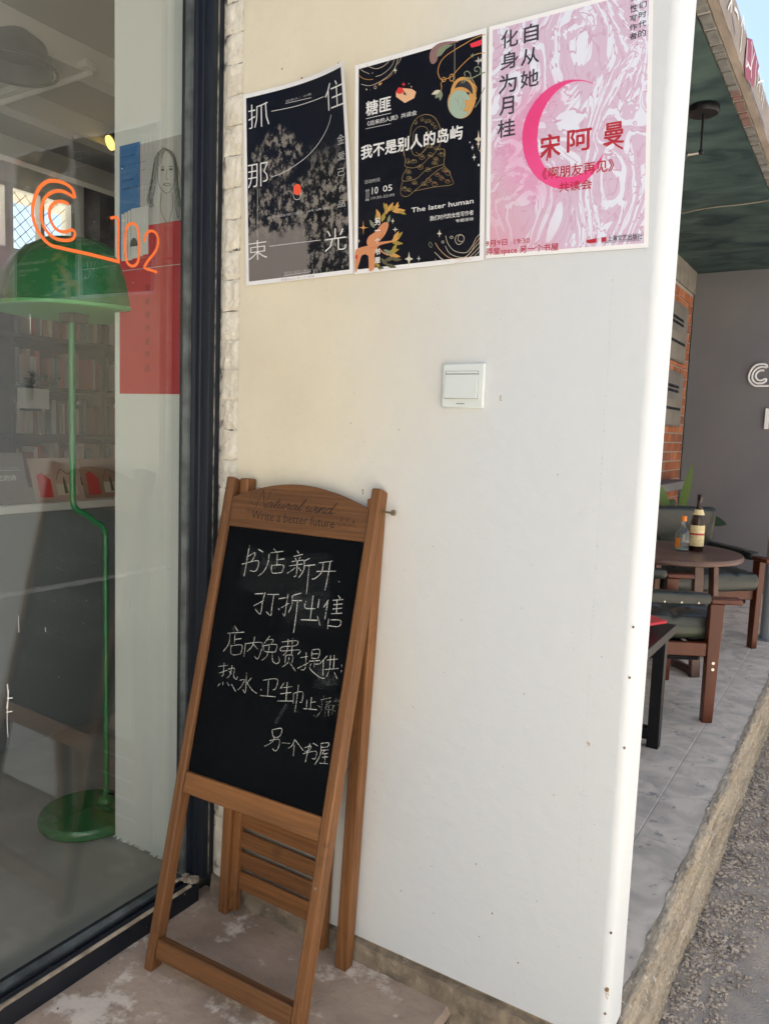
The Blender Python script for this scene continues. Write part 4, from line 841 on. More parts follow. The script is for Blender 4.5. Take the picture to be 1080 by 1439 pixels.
  ('crimson',2.4,'s',[(124.4,185.2),(138.7,174.1)]),
  ('crimson',2.4,'s',[(222.4,173.8),(235.2,179.5)]),
  ('crimson',3,'s',[(232.5,182.3),(240.4,173.7),(251.9,165.9)]),
  ('T','crimson','《啊朋友再见》',(108.3,131.6),(237.0,151.9),0.018),
  ('T','crimson','共读会',(140.1,106.3),(199.2,122.8),0.02),
  ('T','crimson','9月9日  19:30',(-0.2,21.5),(86.9,32.8),0.012),
  ('T','crimson','弄堂space 另一个书屋',(0.2,3.4),(141.0,18.6),0.01),
  ('crimson',0,'f',[(191.2,19.6),(209.7,21.6),(209.3,14.1),(196.6,13.4),(191.8,15.3)]),
  ('crimson',0,'f',[(217.5,22.1),(226.1,22.5),(226.3,14.5),(217.7,14.1)]),
  ('T','ink','上海文艺出版社',(228.6,14.3),(286.9,24.1),0.015),
  ('T','ink','Shanghai Literature & Art Publishing House',(217.8,11.0),(286.6,14.4),0),
 ],
 'logo':[
  ('orange',7,'s',[(1005.5,1626.2),(999.5,1641.0),(983.0,1647.5),(960.8,1646.4),(941.5,1638.1),(924.8,1619.0),(914.1,1587.4),(914.7,1562.8),(926.1,1540.6),(947.4,1524.2),(974.4,1522.3),(1041.5,1523.6),(1113.9,1523.1)]),
  ('orange',6.5,'s',[(1004.5,1625.9),(980.3,1631.5),(955.7,1624.0),(937.3,1605.0),(930.8,1579.2),(935.8,1555.3),(954.8,1539.4),(979.5,1538.1),(998.8,1544.9),(1005.0,1556.3),(998.9,1562.7),(979.6,1554.4),(962.3,1556.4),(950.3,1571.4),(949.6,1590.1),(960.4,1604.7),(975.2,1611.5),(991.2,1610.4)]),
  ('orange',6.0,'s',[(1090.0,1607.3),(1109.3,1610.6),(1109.3,1563.7),(1109.2,1524.5)]),
  ('orange',6.0,'c',[(1144.2,1609.7),(1132.5,1599.0),(1128.4,1577.2),(1128.4,1544.6),(1134.3,1524.7),(1149.2,1521.5),(1161.2,1532.4),(1165.4,1557.0),(1164.1,1585.1),(1158.0,1607.3)]),
  ('orange',6.0,'s',[(1179.3,1579.0),(1182.4,1594.0),(1194.7,1605.4),(1210.4,1605.1),(1218.2,1589.9),(1210.7,1566.4),(1188.8,1540.2),(1179.6,1524.0),(1195.1,1522.1),(1215.4,1520.6)]),
 ],
 'fascia':[
  ('white',9,'s',[(2765.8,2562.2),(2804.7,2601.4),(2823.5,2611.8),(2816.7,2592.4),(2818.6,2575.2)]),
  ('white',12,'s',[(2872.1,2613.8),(2930.4,2625.1),(2961.1,2617.9)]),
  ('white',8,'s',[(3054.1,2672.6),(3015.3,2618.7)]),
  ('white',8,'s',[(3055.0,2671.0),(3089.8,2637.1)]),
  ('white',8,'s',[(3051.1,2644.0),(3043.1,2546.6)]),
  ('redpaint',0,'f',[(3160.7,2643.3),(3263.4,2680.5),(3477.7,2671.0),(3365.4,2548.7),(3192.2,2517.1),(3147.7,2540.7)]),
  ('white',8,'s',[(3164.6,2636.9),(3180.4,2586.4),(3184.3,2555.1),(3218.5,2574.9)]),
  ('white',9,'s',[(3253.8,2670.2),(3281.5,2652.4),(3289.9,2588.4),(3200.9,2578.2)]),
  ('white',8,'s',[(3340.8,2664.0),(3298.7,2600.3),(3320.5,2566.2)]),
  ('white',8,'s',[(3409.1,2665.7),(3402.1,2623.7),(3416.1,2576.5)]),
  ('white',7,'s',[(3477.7,2671.0),(3477.8,2617.5),(3463.5,2585.4)]),
  ('white',7,'s',[(3536.5,2667.1),(3531.9,2592.8)]),
  ('white',7,'s',[(3482.7,2610.4),(3631.0,2671.2),(3595.2,2583.8)]),
  ('white',7,'s',[(3665.5,2651.5),(3645.0,2568.9)]),
  ('greypaint',7,'s',[(2850.0,2585.5),(2893.4,2575.1),(2939.8,2561.3)]),
  ('greypaint',7,'s',[(3272.4,2539.3),(3478.0,2537.0),(3788.2,2541.4)]),
 ],
 'face':[
  ('sketch',1.7,'s',[(-1546.2,1863.2),(-1570.3,1849.9),(-1582.3,1814.0),(-1590.3,1777.2),(-1602.5,1740.6)]),
  ('sketch',1.7,'s',[(-1546.2,1863.2),(-1514.3,1846.6),(-1498.2,1812.6),(-1493.8,1764.5),(-1481.5,1715.3)]),
  ('sketch',1.7,'s',[(-1542.2,1858.9),(-1558.1,1842.7),(-1567.6,1811.9),(-1564.1,1779.1),(-1541.3,1755.7),(-1525.3,1755.3),(-1509.6,1771.9),(-1506.0,1803.2),(-1514.2,1836.1),(-1538.2,1856.7)]),
  ('sketch',1.7,'s',[(-1574.3,1845.1),(-1586.3,1803.7),(-1598.4,1756.5),(-1581.7,1727.2)]),
  ('sketch',1.7,'s',[(-1502.3,1823.8),(-1486.2,1779.3),(-1489.6,1737.5),(-1478.9,1693.8)]),
  ('sketch',1.7,'s',[(-1493.6,1748.6),(-1505.0,1718.1),(-1484.9,1678.5)]),
  ('sketch',1.7,'s',[(-1582.1,1792.4),(-1596.8,1767.2),(-1590.0,1730.9)]),
  ('sketch',1.7,'s',[(-1556.3,1818.3),(-1543.4,1818.1)]),
  ('sketch',1.7,'s',[(-1527.4,1815.8),(-1513.2,1814.8)]),
  ('sketch',1.7,'s',[(-1554.6,1810.1),(-1543.3,1809.5)]),
  ('sketch',1.7,'s',[(-1525.8,1807.6),(-1514.7,1806.5)]),
  ('sketch',1.7,'s',[(-1533.8,1809.8),(-1536.8,1788.9),(-1528.7,1786.2)]),
  ('sketch',1.7,'s',[(-1547.9,1775.9),(-1533.4,1777.2),(-1520.7,1772.3),(-1533.4,1770.8),(-1547.9,1775.9)]),
  ('sketch',1.7,'s',[(-1553.4,1756.2),(-1557.1,1718.9),(-1540.7,1690.0),(-1528.5,1677.8)]),
  ('sketch',1.7,'s',[(-1515.7,1754.1),(-1513.0,1719.1),(-1528.5,1677.8)]),
  ('sketch',1.7,'s',[(-1562.2,1854.0),(-1574.2,1829.0),(-1578.9,1791.9)]),
  ('sketch',1.7,'s',[(-1526.2,1853.8),(-1506.2,1824.3),(-1500.2,1781.2)]),
  ('sketch',1.7,'s',[(-1538.2,1859.8),(-1550.1,1846.8),(-1561.2,1821.7)]),
  ('sketch',0.9,'s',[(-1546.2,1863.4),(-1571.4,1848.9),(-1585.2,1813.2),(-1595.0,1779.6),(-1609.1,1743.5)]),
  ('sketch',0.9,'s',[(-1546.2,1864.1),(-1572.3,1847.0),(-1582.5,1813.6),(-1588.6,1774.6),(-1598.9,1739.7)]),
  ('sketch',0.9,'s',[(-1546.2,1862.0),(-1575.3,1848.1),(-1586.7,1813.9),(-1594.1,1775.8),(-1605.6,1739.5)]),
  ('sketch',0.9,'s',[(-1546.2,1862.2),(-1569.0,1850.2),(-1583.8,1816.2),(-1594.7,1775.2),(-1609.9,1741.1)]),
  ('sketch',0.9,'s',[(-1546.2,1861.5),(-1563.0,1846.0),(-1573.8,1812.8),(-1580.6,1773.7),(-1591.6,1739.0)]),
  ('sketch',0.9,'s',[(-1546.2,1864.8),(-1561.7,1850.0),(-1571.2,1813.4),(-1576.6,1772.3),(-1586.2,1738.4)]),
  ('sketch',0.9,'s',[(-1546.2,1862.6),(-1573.0,1850.3),(-1584.4,1814.5),(-1591.8,1776.4),(-1603.4,1739.7)]),
  ('sketch',0.9,'s',[(-1546.2,1860.4),(-1565.1,1846.6),(-1574.7,1809.7),(-1580.4,1774.4),(-1590.2,1740.4)]),
  ('sketch',0.9,'s',[(-1546.2,1860.5),(-1560.8,1847.5),(-1570.7,1810.7),(-1576.6,1776.4),(-1586.6,1736.3)]),
  ('sketch',0.9,'s',[(-1542.2,1862.3),(-1517.4,1844.7),(-1501.1,1809.9),(-1496.5,1766.5),(-1483.9,1713.5)]),
  ('sketch',0.9,'s',[(-1542.2,1861.0),(-1520.5,1845.7),(-1505.1,1811.1),(-1501.5,1767.4),(-1489.8,1715.2)]),
  ('sketch',0.9,'s',[(-1542.2,1860.8),(-1513.7,1844.0),(-1500.5,1809.9),(-1499.0,1764.6),(-1489.5,1713.1)]),
  ('sketch',0.9,'s',[(-1542.2,1859.4),(-1522.3,1849.8),(-1507.5,1815.1),(-1504.4,1765.9),(-1493.4,1715.6)]),
  ('sketch',0.9,'s',[(-1542.2,1858.0),(-1523.8,1848.6),(-1509.8,1811.4),(-1507.6,1763.7),(-1497.5,1717.3)]),
  ('sketch',0.9,'s',[(-1542.2,1859.2),(-1514.4,1845.6),(-1498.8,1811.9),(-1494.7,1763.5),(-1482.8,1712.6)]),
  ('sketch',0.9,'s',[(-1542.2,1858.8),(-1515.6,1847.7),(-1499.6,1813.4),(-1495.3,1761.7),(-1483.2,1714.9)]),
  ('sketch',0.9,'s',[(-1542.2,1860.4),(-1521.9,1846.9),(-1505.8,1815.7),(-1501.2,1764.3),(-1488.8,1715.0)]),
  ('sketch',0.9,'s',[(-1542.2,1860.1),(-1515.1,1845.3),(-1501.8,1813.4),(-1500.1,1763.7),(-1490.6,1714.6)]),
  ('sketch',0.8,'s',[(-1592.4,1792.4),(-1602.1,1756.9),(-1596.2,1726.2)]),
  ('sketch',0.8,'s',[(-1573.0,1785.7),(-1582.6,1754.5),(-1580.8,1724.3)]),
  ('sketch',0.8,'s',[(-1580.6,1785.2),(-1590.3,1755.4),(-1590.1,1725.4)]),
  ('sketch',0.8,'s',[(-1586.4,1784.9),(-1596.1,1756.2),(-1591.7,1725.6)]),
  ('sketch',0.8,'s',[(-1586.6,1784.8),(-1596.3,1756.2),(-1588.7,1725.3)]),
  ('sketch',0.8,'s',[(-1592.2,1781.4),(-1602.0,1756.9),(-1595.0,1726.0)]),
  ('sketch',0.8,'s',[(-1586.4,1788.1),(-1596.1,1756.2),(-1587.9,1725.2)]),
  ('sketch',0.8,'s',[(-1587.9,1789.1),(-1597.6,1756.4),(-1596.1,1726.2)]),
  ('sketch',0.8,'s',[(-1499.2,1759.9),(-1492.5,1727.3),(-1495.5,1687.7)]),
  ('sketch',0.8,'s',[(-1506.0,1760.8),(-1499.3,1728.1),(-1499.4,1688.1)]),
  ('sketch',0.8,'s',[(-1496.7,1759.6),(-1490.1,1727.0),(-1488.8,1686.9)]),
  ('sketch',0.8,'s',[(-1496.3,1759.6),(-1489.7,1726.9),(-1491.8,1687.3)]),
  ('sketch',0.8,'s',[(-1505.7,1760.8),(-1499.1,1728.1),(-1495.1,1687.6)]),
  ('sketch',0.8,'s',[(-1495.8,1759.5),(-1489.2,1726.9),(-1487.7,1686.8)]),
  ('sketch',0,'f',[(-1556.3,1814.6),(-1543.4,1813.8),(-1545.0,1809.8),(-1554.6,1810.6)]),
  ('sketch',0,'f',[(-1527.4,1811.0),(-1513.9,1809.6),(-1515.5,1806.1),(-1525.8,1807.1)]),
  ('T','ink','2022年',(-1707.7,1862.3),(-1651.7,1864.9),0.012),
  ('T','ink','诺贝尔文学奖',(-1706.8,1840.0),(-1611.3,1842.5),0),
  ('T','ink','安妮·埃尔诺',(-1705.1,1820.2),(-1611.2,1822.4),0),
  ('T','ink','作品集',(-1702.5,1802.0),(-1655.8,1806.8),0),
  ('T','ink','全新上市',(-1698.9,1780.3),(-1638.8,1786.3),0),
 ],
}
YW = 1.347                                            # face of the cream fin wall
rnd = random.uniform
def fbm(x, y, z=0., o=4): return noise.fractal(Vector((x, y, z)), 1.0, 2.1, o)
# ================================================================ ground, steps, road
def gfloor(u, v):
    x = -1.36 + u * .725; y = -1.6 + v * 2.96; return (x, y, .0012 * fbm(x * 6, y * 6))
g = grid(70, 220, gfloor)
for i, p in enumerate(g.v):                           # chipped outer lip of the slab
    if i % 71 >= 69: g.v[i] = (p[0] + .010 * fbm(1.7, p[1] * 14), p[1], p[2] - (.012 if i % 71 == 70 else 0))
o = len(g.v)
fl = structure('entrance_floor', g, 'floor_concrete', smooth=True)
def gstep(u, v):
    y = -1.6 + v * 2.96; z = -.012 - u * .3; x = -.635 + .010 * fbm(1.7, y * 14) + .012 * fbm(z * 12, y * 9, 3) + u * .012; return (x, y, z)
structure('entrance_step', grid(14, 220, gstep), 'plinth_concrete', smooth=True)
# terrace: bed, paving slabs with recessed joints, rough kerb face
structure('terrace_bed', MB().box(-1.45, -.352, 1.46, 14, -.3, -.012), 'slab_joint')
terr = MB().box(-1.44, -.36, 1.47, 13.9, -.0125, -.0022); terr = structure('terrace', terr, 'slab_joint')
ys = [1.462, 2.30, 3.02, 3.75, 4.52, 5.28, 6.02, 6.70]
for a, b in zip(ys, ys[1:]):
    for x0, x1 in ((-1.33, -.975), (-.974, -.5025), (-.5005, -.352)):
        dz = rnd(-.0006, .0012)
        obj('paving_slab', MB().box(x0 + .0006, x1 - .0006, a + .0012, b - .0012, -.009, dz), 'slab_stone', parent=terr, bev=.0015)
def gkerb(u, v):
    y = 1.20 + v * 6.4; t_ = u; k = .5 + .5 * fbm(0, y * 1.1, 5)
    if t_ < .12: x = -.356 + t_ / .12 * .016; z = .001 - .004 * (t_ / .12) ** 2
    else: x = -.340 + .004; z = -.003 - (t_ - .12) / .88 * .302
    lay = .012 * fbm(z * 26, y * 1.6, 1) + .007 * fbm(z * 70, y * 9, 2) + .006 * fbm(z * 90, y * 60, 7, 5)
    edge = .013 * fbm(3, y * 9, 2, 6) * max(0, 1 - t_ * 3)
    bulge = .020 * math.exp(-((z + .13) / .09) ** 2) * (.6 + .4 * k)
    return (x + (lay + bulge) * min(1, t_ * 8) + edge * .7, y, z + .003 * fbm(y * 30, t_ * 4, 4) * min(1, t_ * 10))
structure('kerb', grid(44, 1300, gkerb), 'kerb_concrete', smooth=True)
def groad(u, v):
    uu = u ** 1.6; x = -.40 + uu * 9.5; y = -6 + 22 * v
    return (x, y, -.300 + (.006 * fbm(x * 9, y * 9) + .003 * fbm(x * 30, y * 30)) * max(0, 1 - x / 3))
structure('road', grid(160, 420, groad), 'road', smooth=True)
structure('ground', MB().box(-60, 60, -60, 60, -.5, -.34), 'road')
# gravel along the kerb foot
ico = [(0, 0, 1)] + [(.894 * math.cos(a), .894 * math.sin(a), .447) for a in [i * 2 * math.pi / 5 for i in range(5)]] + [(.894 * math.cos(a), .894 * math.sin(a), -.447) for a in [(i + .5) * 2 * math.pi / 5 for i in range(5)]] + [(0, 0, -1)]
icf = [(0, 1 + i, 1 + (i + 1) % 5) for i in range(5)] + [(1 + i, 6 + i, 1 + (i + 1) % 5) for i in range(5)] + [(6 + i, 6 + (i + 1) % 5, 1 + (i + 1) % 5) for i in range(5)] + [(11, 6 + (i + 1) % 5, 6 + i) for i in range(5)]
gm = MB()
def rock(mb, x, y, z, r):
    a = rnd(0, 6.28); c_, s_ = math.cos(a), math.sin(a); ax, ay, az = r * rnd(.8, 1.5), r * rnd(.6, 1.), r * rnd(.45, .8); L = []
    for p in ico:
        k = rnd(.75, 1.2); X, Y, Z = p[0] * ax * k, p[1] * ay * k, p[2] * az * k; L.append((x + X * c_ - Y * s_, y + X * s_ + Y * c_, z + Z))
    mb.add(L, icf)
for i in range(16000):
    y = 1.45 + 5.5 * random.random() ** 1.5; x = -.335 + abs(random.gauss(0, .085)) + (.02 if random.random() < .5 else 0)
    if fbm(x * 7, y * 4, 9) < -.15 and x > -.27: continue
    rock(gm, x, y, -.297, .0020 + .0075 * random.random() ** 4.5)
tag(obj('gravel', gm, 'pebble'), kind='stuff')
gm = MB()
for i in range(90):
    a = rnd(0, 1); rock(gm, -1.325 + abs(random.gauss(0, .02)), rnd(.7, 1.33), .002, rnd(.001, .0035)) if a < .5 else rock(gm, rnd(-1.30, -.66), 1.335 - abs(random.gauss(0, .02)), .001, rnd(.001, .004))
tag(obj('crumbs', gm, 'beige_mottled'), kind='stuff')
# ================================================================ fin wall
fin = thing('fin_wall', 'cream painted wall with three posters and a light switch beside the shop window', 'wall', (-.8, 1.40, 0))
xa, xb, y0, y1 = -1.262, -.322, YW, 1.458; prof = []                    # plan outline with rounded outer corners
for k in range(9): a = math.pi * 1.5 + k / 8 * math.pi / 2; prof.append((xb - .019 + .019 * math.cos(a), y0 + .019 + .019 * math.sin(a)))
for k in range(5): a = k / 4 * math.pi / 2; prof.append((xb - .012 + .012 * math.cos(a), y1 - .012 + .012 * math.sin(a)))
prof += [(xa, y1), (xa, y0)]
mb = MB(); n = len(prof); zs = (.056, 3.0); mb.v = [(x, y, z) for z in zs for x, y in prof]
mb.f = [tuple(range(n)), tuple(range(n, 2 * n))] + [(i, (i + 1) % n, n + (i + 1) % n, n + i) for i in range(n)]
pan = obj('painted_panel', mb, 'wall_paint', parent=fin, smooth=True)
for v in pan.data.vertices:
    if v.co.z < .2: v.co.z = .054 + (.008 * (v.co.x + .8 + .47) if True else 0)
# rough brick edge between the window frame and the panel
z = .004; k = 0
obj('brick_core', MB().box(-1.335, xa - .0005, YW + .008, 1.45, 0, 3.0), 'pier_mortar', parent=fin)
def rough_block(x0, x1, y0, y1, z0, z1, amp, n=6, seed=0.):
    nx, nz = n, n + 2
    def f(u, v):
        x = x0 + (x1 - x0) * u; z = z0 + (z1 - z0) * v; e = min(u, 1 - u, v, 1 - v) * 2
        return (x + amp * .8 * fbm(x * 40, z * 40, seed), y0 + amp * fbm(x * 50, z * 50, seed + 3) + (amp * 1.0 if e < .05 else 0), z + amp * .5 * fbm(x * 60, z * 60, seed + 7))
    m = grid(nx, nz, f); b = len(m.v); m.add([(x0, y1, z0), (x1, y1, z0), (x1, y1, z1), (x0, y1, z1)], [])
    w_ = nx + 1; c0, c1, c2, c3 = 0, nx, w_ * (nz + 1) - 1, w_ * nz
    bot = list(range(0, nx + 1)); rgt = [j * w_ + nx for j in range(nz + 1)]; top = [nz * w_ + i for i in range(nx + 1)]; lft = [j * w_ for j in range(nz + 1)]
    m.f += [tuple(bot) + (b + 1, b), tuple(rgt) + (b + 2, b + 1), tuple(reversed(top)) + (b + 3, b + 2), tuple(reversed(lft)) + (b, b + 3)]
    return m
while z < 2.5:
    h = .0685 + rnd(-.003, .003); xl = -1.3215 + rnd(-.005, .003) + (.004 if k % 2 else 0)
    obj('edge_brick', rough_block(xl, xa - .003 - rnd(0, .003), YW + .003 + rnd(-.001, .002), YW + .06, z, z + h - .0022, .0035, 6, k * 1.7), 'pier_brick', parent=fin, smooth=True)
    z += h; k += 1
def gpl(u, v):
    x = -1.33 + u * .995; z = -.31 + v * .368; return (x, YW + .001 + .0035 * fbm(x * 16, z * 16, 2) + .0025 * fbm(x * 60, z * 60) - .010 * max(0, fbm(x * 5, z * 9, 8)) * (1 if z < -.03 else .3) + (.012 if v > .97 else 0), z)
pl_ = obj('rough_plinth', grid(190, 60, gpl), 'plinth_concrete', parent=fin, smooth=True)
obj('plinth_core', MB().box(-1.33, -.345, YW + .02, 1.455, -.31, .05), 'plinth_concrete', parent=fin)
# marks on the paint: hairline crack, rust, specks
def onwall(u, v, l): return (u, YW - l, v)
cr = [(-404 + 4 * fbm(i * .7, 3) + i * .25, 1480 - i * 30) for i in range(40)]
art([('crack', .9, 's', cr)], onwall, fin, 'hairline_crack', jit=.6)
mk = []
def blob(cx, cz, r, m_, ky=1.):
    return (m_, 0, 'f', [(cx + r * rnd(.6, 1.2) * math.cos(a), cz + ky * r * rnd(.6, 1.2) * math.sin(a)) for a in [i * .7 for i in range(9)]])
for cx, cz, r in ((-1095, 1925, 2.5), (-1000, 1935, 2), (-1150, 1955, 2), (-700, 290, 1.6), (-640, 560, 1.3), (-600, 330, 1.6), (-770, 210, 1.5), (-690, 190, 1.2), (-560, 240, 2.2), (-470, 300, 1.3), (-585, 180, 1.4), (-520, 700, 1.2), (-730, 960, 1.4), (-905, 1060, 1.6), (-940, 1200, 1.2), (-820, 1190, 1.1), (-660, 820, 1.0), (-480, 1120, 1.3), (-760, 620, 1.1), (-450, 520, 1.2), (-500, 160, 1.8)):
    mk.append(blob(cx, cz, r, 'rust'))
for cx, cz in ((-903, 1064), (-600, 1262), (-392, 640)): mk.append(blob(cx, cz - 6, 3, 'rust_drip', 2.2))
for i in range(110): mk.append(blob(rnd(-1220, -360), rnd(90, 1900), rnd(.35, .9), 'rust'))
art(mk, onwall, fin, 'speck')
rs = MB()
for zz in (.862, .771, .642, .29, .178, .13): rs.tube([(xb - .006, YW + .003, zz), (xb - .010, YW + .012, zz)], .0022 if zz != .178 else .004, 8)
obj('rusty_screw', rs, 'rust', parent=fin)
sf = []
for i in range(26):
    cx, cz, a_ = rnd(-760, -360), rnd(90, 620), rnd(-.6, .3); L_ = rnd(8, 40); sf.append(('scuff', rnd(.6, 2.2), 's', [(cx, cz), (cx + L_ * .5 * math.cos(a_), cz + L_ * .5 * math.sin(a_) + rnd(-2, 2)), (cx + L_ * math.cos(a_), cz + L_ * math.sin(a_))]))
for i in range(14): sf.append(('scuff', rnd(5, 16), 's', [(rnd(-1000, -380), rnd(95, 170)), (rnd(-1000, -380), rnd(70, 110))][:1] + [(lambda q: q)((rnd(-1000, -380), 80))])) if False else None
art(sf, onwall, fin, 'scuff')
art([blob(-331, 172, 5.5, 'rust_drip', 2.2)], lambda u, v, l: (u + .004, YW + .003 - l, v), fin, 'rust_stain')
# ================================================================ posters
def poster(name, label, P00, P10, P11, P01, lift, prn, key, bord=.010, cat='poster'):
    """corners bl, br, tr, tl as (x, z) on the wall; lift(u, v) is how far the paper stands off it"""
    W_, H_ = .297, .42
    def pt(u, v, l=0.):
        x = (P00[0] * (1 - u) + P10[0] * u) * (1 - v) + (P01[0] * (1 - u) + P11[0] * u) * v; z_ = (P00[1] * (1 - u) + P10[1] * u) * (1 - v) + (P01[1] * (1 - u) + P11[1] * u) * v
        return (x, YW - .0018 - lift(u, v) - l, z_)
    t_ = thing(name, label, cat, (pt(.5, .5)[0], YW, pt(.5, .5)[2]))
    obj('paper_sheet', grid(26, 36, pt_ := (lambda u, v: pt(u, v))), 'paper', parent=t_, smooth=True)
    bx, bz = bord / W_, bord / H_
    nx, ny = 30, 40
    o = obj('printed_area', grid(nx, ny, lambda u, v: pt(bx + u * (1 - 2 * bx), bz + v * (1 - 2 * bz), .00022)), prn, parent=t_, smooth=True); add_uv(o, nx, ny)
    ks = .95 if key == 'p1' else 1.0
    art(ART[key], lambda a, b, l: pt(.5 + (a / W_ - .5) * ks - (.008 if ks < 1 else 0), b / H_, l + .00024), t_, 'artwork')
    return t_
poster('poster', 'dark tree photograph poster with thin white characters and a red dot, curling at one corner', (-1.240, 1.503), (-.944, 1.509), (-.956, 1.914), (-1.259, 1.921), lambda u, v: .0015 + .040 * max(0, u) ** 3 * max(0, v) ** 1.6, 'p1_print', 'p1', .009)
poster('poster', 'black and gold poster with a hanging watch and a shawled figure in outline', (-.941, 1.507), (-.647, 1.511), (-.662, 1.923), (-.955, 1.920), lambda u, v: .0015 + .004 * u * u * v, 'p2_print', 'p2', .009)
poster('poster', 'pink marbled poster with a magenta crescent and red lettering', (-.643, 1.514), (-.347, 1.507), (-.368, 1.924), (-.658, 1.924), lambda u, v: .001 + .003 * (1 - u) * v, 'p3_print', 'p3', .0075)
# ================================================================ switch
sw = thing('light_switch', 'square white rocker light switch on the cream wall below the posters', 'switch', (-.677, YW, 1.278))
sx0, sx1, sz0, sz1 = -.7215, -.6315, 1.236, 1.321
obj('cover_plate', MB().box(sx0, sx1, YW - .009, YW, sz0, sz1), 'white_plastic', parent=sw, bev=.003)
obj('rocker_gap', MB().box(sx0 + .0075, sx1 - .0115, YW - .0093, YW - .0088, sz0 + .0175, sz1 - .0145), 'switch_gap', parent=sw)
tilt = MB().add([(sx0 + .0082, YW - .0095, sz0 + .0182), (sx1 - .0122, YW - .0095, sz0 + .0182), (sx1 - .0122, YW - .0145, sz0 + .0182), (sx0 + .0082, YW - .0145, sz0 + .0182),
                 (sx0 + .0082, YW - .0085, sz1 - .0152 - .006), (sx1 - .0122, YW - .0085, sz1 - .0152 - .006), (sx1 - .0122, YW - .0105, sz1 - .0152 - .006), (sx0 + .0082, YW - .0105, sz1 - .0152 - .006)],
                [(0, 1, 2, 3), (4, 7, 6, 5), (0, 4, 5, 1), (1, 5, 6, 2), (2, 6, 7, 3), (3, 7, 4, 0)])
obj('rocker', tilt, 'white_plastic', parent=sw, bev=.0008)
obj('marker_strip', MB().box(sx0 + .009, sx1 - .013, YW - .0102, YW - .0088, sz1 - .0195, sz1 - .0152), 'white_plastic', parent=sw, bev=.0005)
obj('maker_mark', MB().box(sx0 + .034, sx0 + .051, YW - .00935, YW - .0088, sz0 + .0072, sz0 + .0092), 'switch_gap', parent=sw)
# ================================================================ shop window
win = thing('shop_window', 'tall dark framed glass shopfront with orange 102 lettering', 'shop window', (-1.36, .3, 0))
gl = MB().box(-1.395, -1.389, -2.9, 1.2955, .046, 2.62)
obj('glass_pane', gl, 'glass', parent=win)
jm = MB()
def prism_z(poly, z0, z1):
    n = len(poly); m = MB(); m.v = [(x, y, z0) for x, y in poly] + [(x, y, z1) for x, y in poly]; m.f = [tuple(range(n))[::-1], tuple(range(n, 2 * n))] + [(i, (i + 1) % n, n + (i + 1) % n, n + i) for i in range(n)]; return m
obj('window_jamb', prism_z([(-1.326, 1.352), (-1.326, 1.317), (-1.334, 1.3135), (-1.350, 1.3135), (-1.352, 1.3105), (-1.365, 1.3105), (-1.368, 1.3035), (-1.410, 1.3035), (-1.410, 1.46), (-1.336, 1.46), (-1.336, 1.352)], .05, 2.7), 'frame_metal', parent=win, bev=.001)
obj('glazing_bead', prism_z([(-1.372, 1.3035), (-1.372, 1.2955), (-1.3885, 1.2935), (-1.3885, 1.3035)], .05, 2.62), 'bead_metal', parent=win)
obj('jamb_groove', prism_z([(-1.3255, 1.336), (-1.3255, 1.3325), (-1.329, 1.3325), (-1.329, 1.336)], .05, 2.7), 'mortar_dark', parent=win)
def prism_y(poly, y0, y1):
    n = len(poly); m = MB(); m.v = [(x, y0, z) for x, z in poly] + [(x, y1, z) for x, z in poly]; m.f = [tuple(range(n)), tuple(range(n, 2 * n))[::-1]] + [(i, n + i, n + (i + 1) % n, (i + 1) % n) for i in range(n)]; return m
obj('window_sill', prism_y([(-1.328, -.01), (-1.328, .047), (-1.333, .0505), (-1.352, .0505), (-1.353, .038), (-1.366, .038), (-1.367, .044), (-1.3885, .0455), (-1.41, .0455), (-1.41, -.01)], -2.9, 1.3045), 'sill_metal', parent=win, bev=.0012)
obj('glazing_bead', prism_y([(-1.372, .0445), (-1.372, .0505), (-1.3885, .054), (-1.3885, .0445)], -2.9, 1.2955), 'bead_metal', parent=win)
obj('beige_strip', prism_y([(-1.3278, .0475), (-1.3278, .0512), (-1.332, .0535), (-1.337, .0515), (-1.337, .0475)], -1.5, 1.28), 'beige_mottled', parent=win)  # thin beige strip along the outer edge of the sill
obj('window_head', MB().box(-1.41, -1.33, -2.9, 1.3, 2.62, 2.7), 'frame_metal', parent=win)
for y in (-.9, -2.95): obj('mullion', MB().box(-1.41, -1.34, y - .03, y + .03, .0465, 2.62), 'frame_metal', parent=win)
mb = MB()
for i in range(26):
    rock(mb, -1.345 + random.gauss(0, .012), 1.296 + random.gauss(0, .010), .053, rnd(.004, .010))
tag(obj('rubble_crumbs', mb, 'beige_mottled', parent=win), kind='stuff')
onglass = lambda u, v, l: (-1.389 + .0006 + l, u, v)
art(ART['logo'], onglass, win, 'vinyl_lettering')
art([('tape', 8, 's', [(700 + i * 30, 846 + 1.2 * fbm(i, 2)) for i in range(20)]), ('tape', 1.8, 's', [(700 + i * 20, 841 + 2.0 * fbm(i * .9, 5)) for i in range(20)])], onglass, win, 'tape_strip', jit=.3)
sp = [('splash_white', rnd(1.5, 3.5), 's', [(846 + rnd(-2, 3), 668), (848 + rnd(-3, 3), 640), (845, 618 + rnd(-4, 4))]), ('splash_white', 1.2, 's', [(850, 655), (846, 600), (847, 560)]), ('splash_white', 2.2, 's', [(846, 640), (858, 637)]), ('splash_white', 2.0, 's', [(844, 612), (857, 610)])]
for i in range(34): cx, cz = rnd(830, 1270), rnd(300, 1750); sp.append(blob(cx, cz, rnd(.5, 1.3), 'splash_white'))
for x, z, h in ((905, 1385, 32), (872, 800, 34), (930, 765, 10), (842, 1558, 22)): sp.append(('splash_white', .9, 's', [(x, z), (x + 1, z - h)]))
art(sp, onglass, win, 'paint_splash')
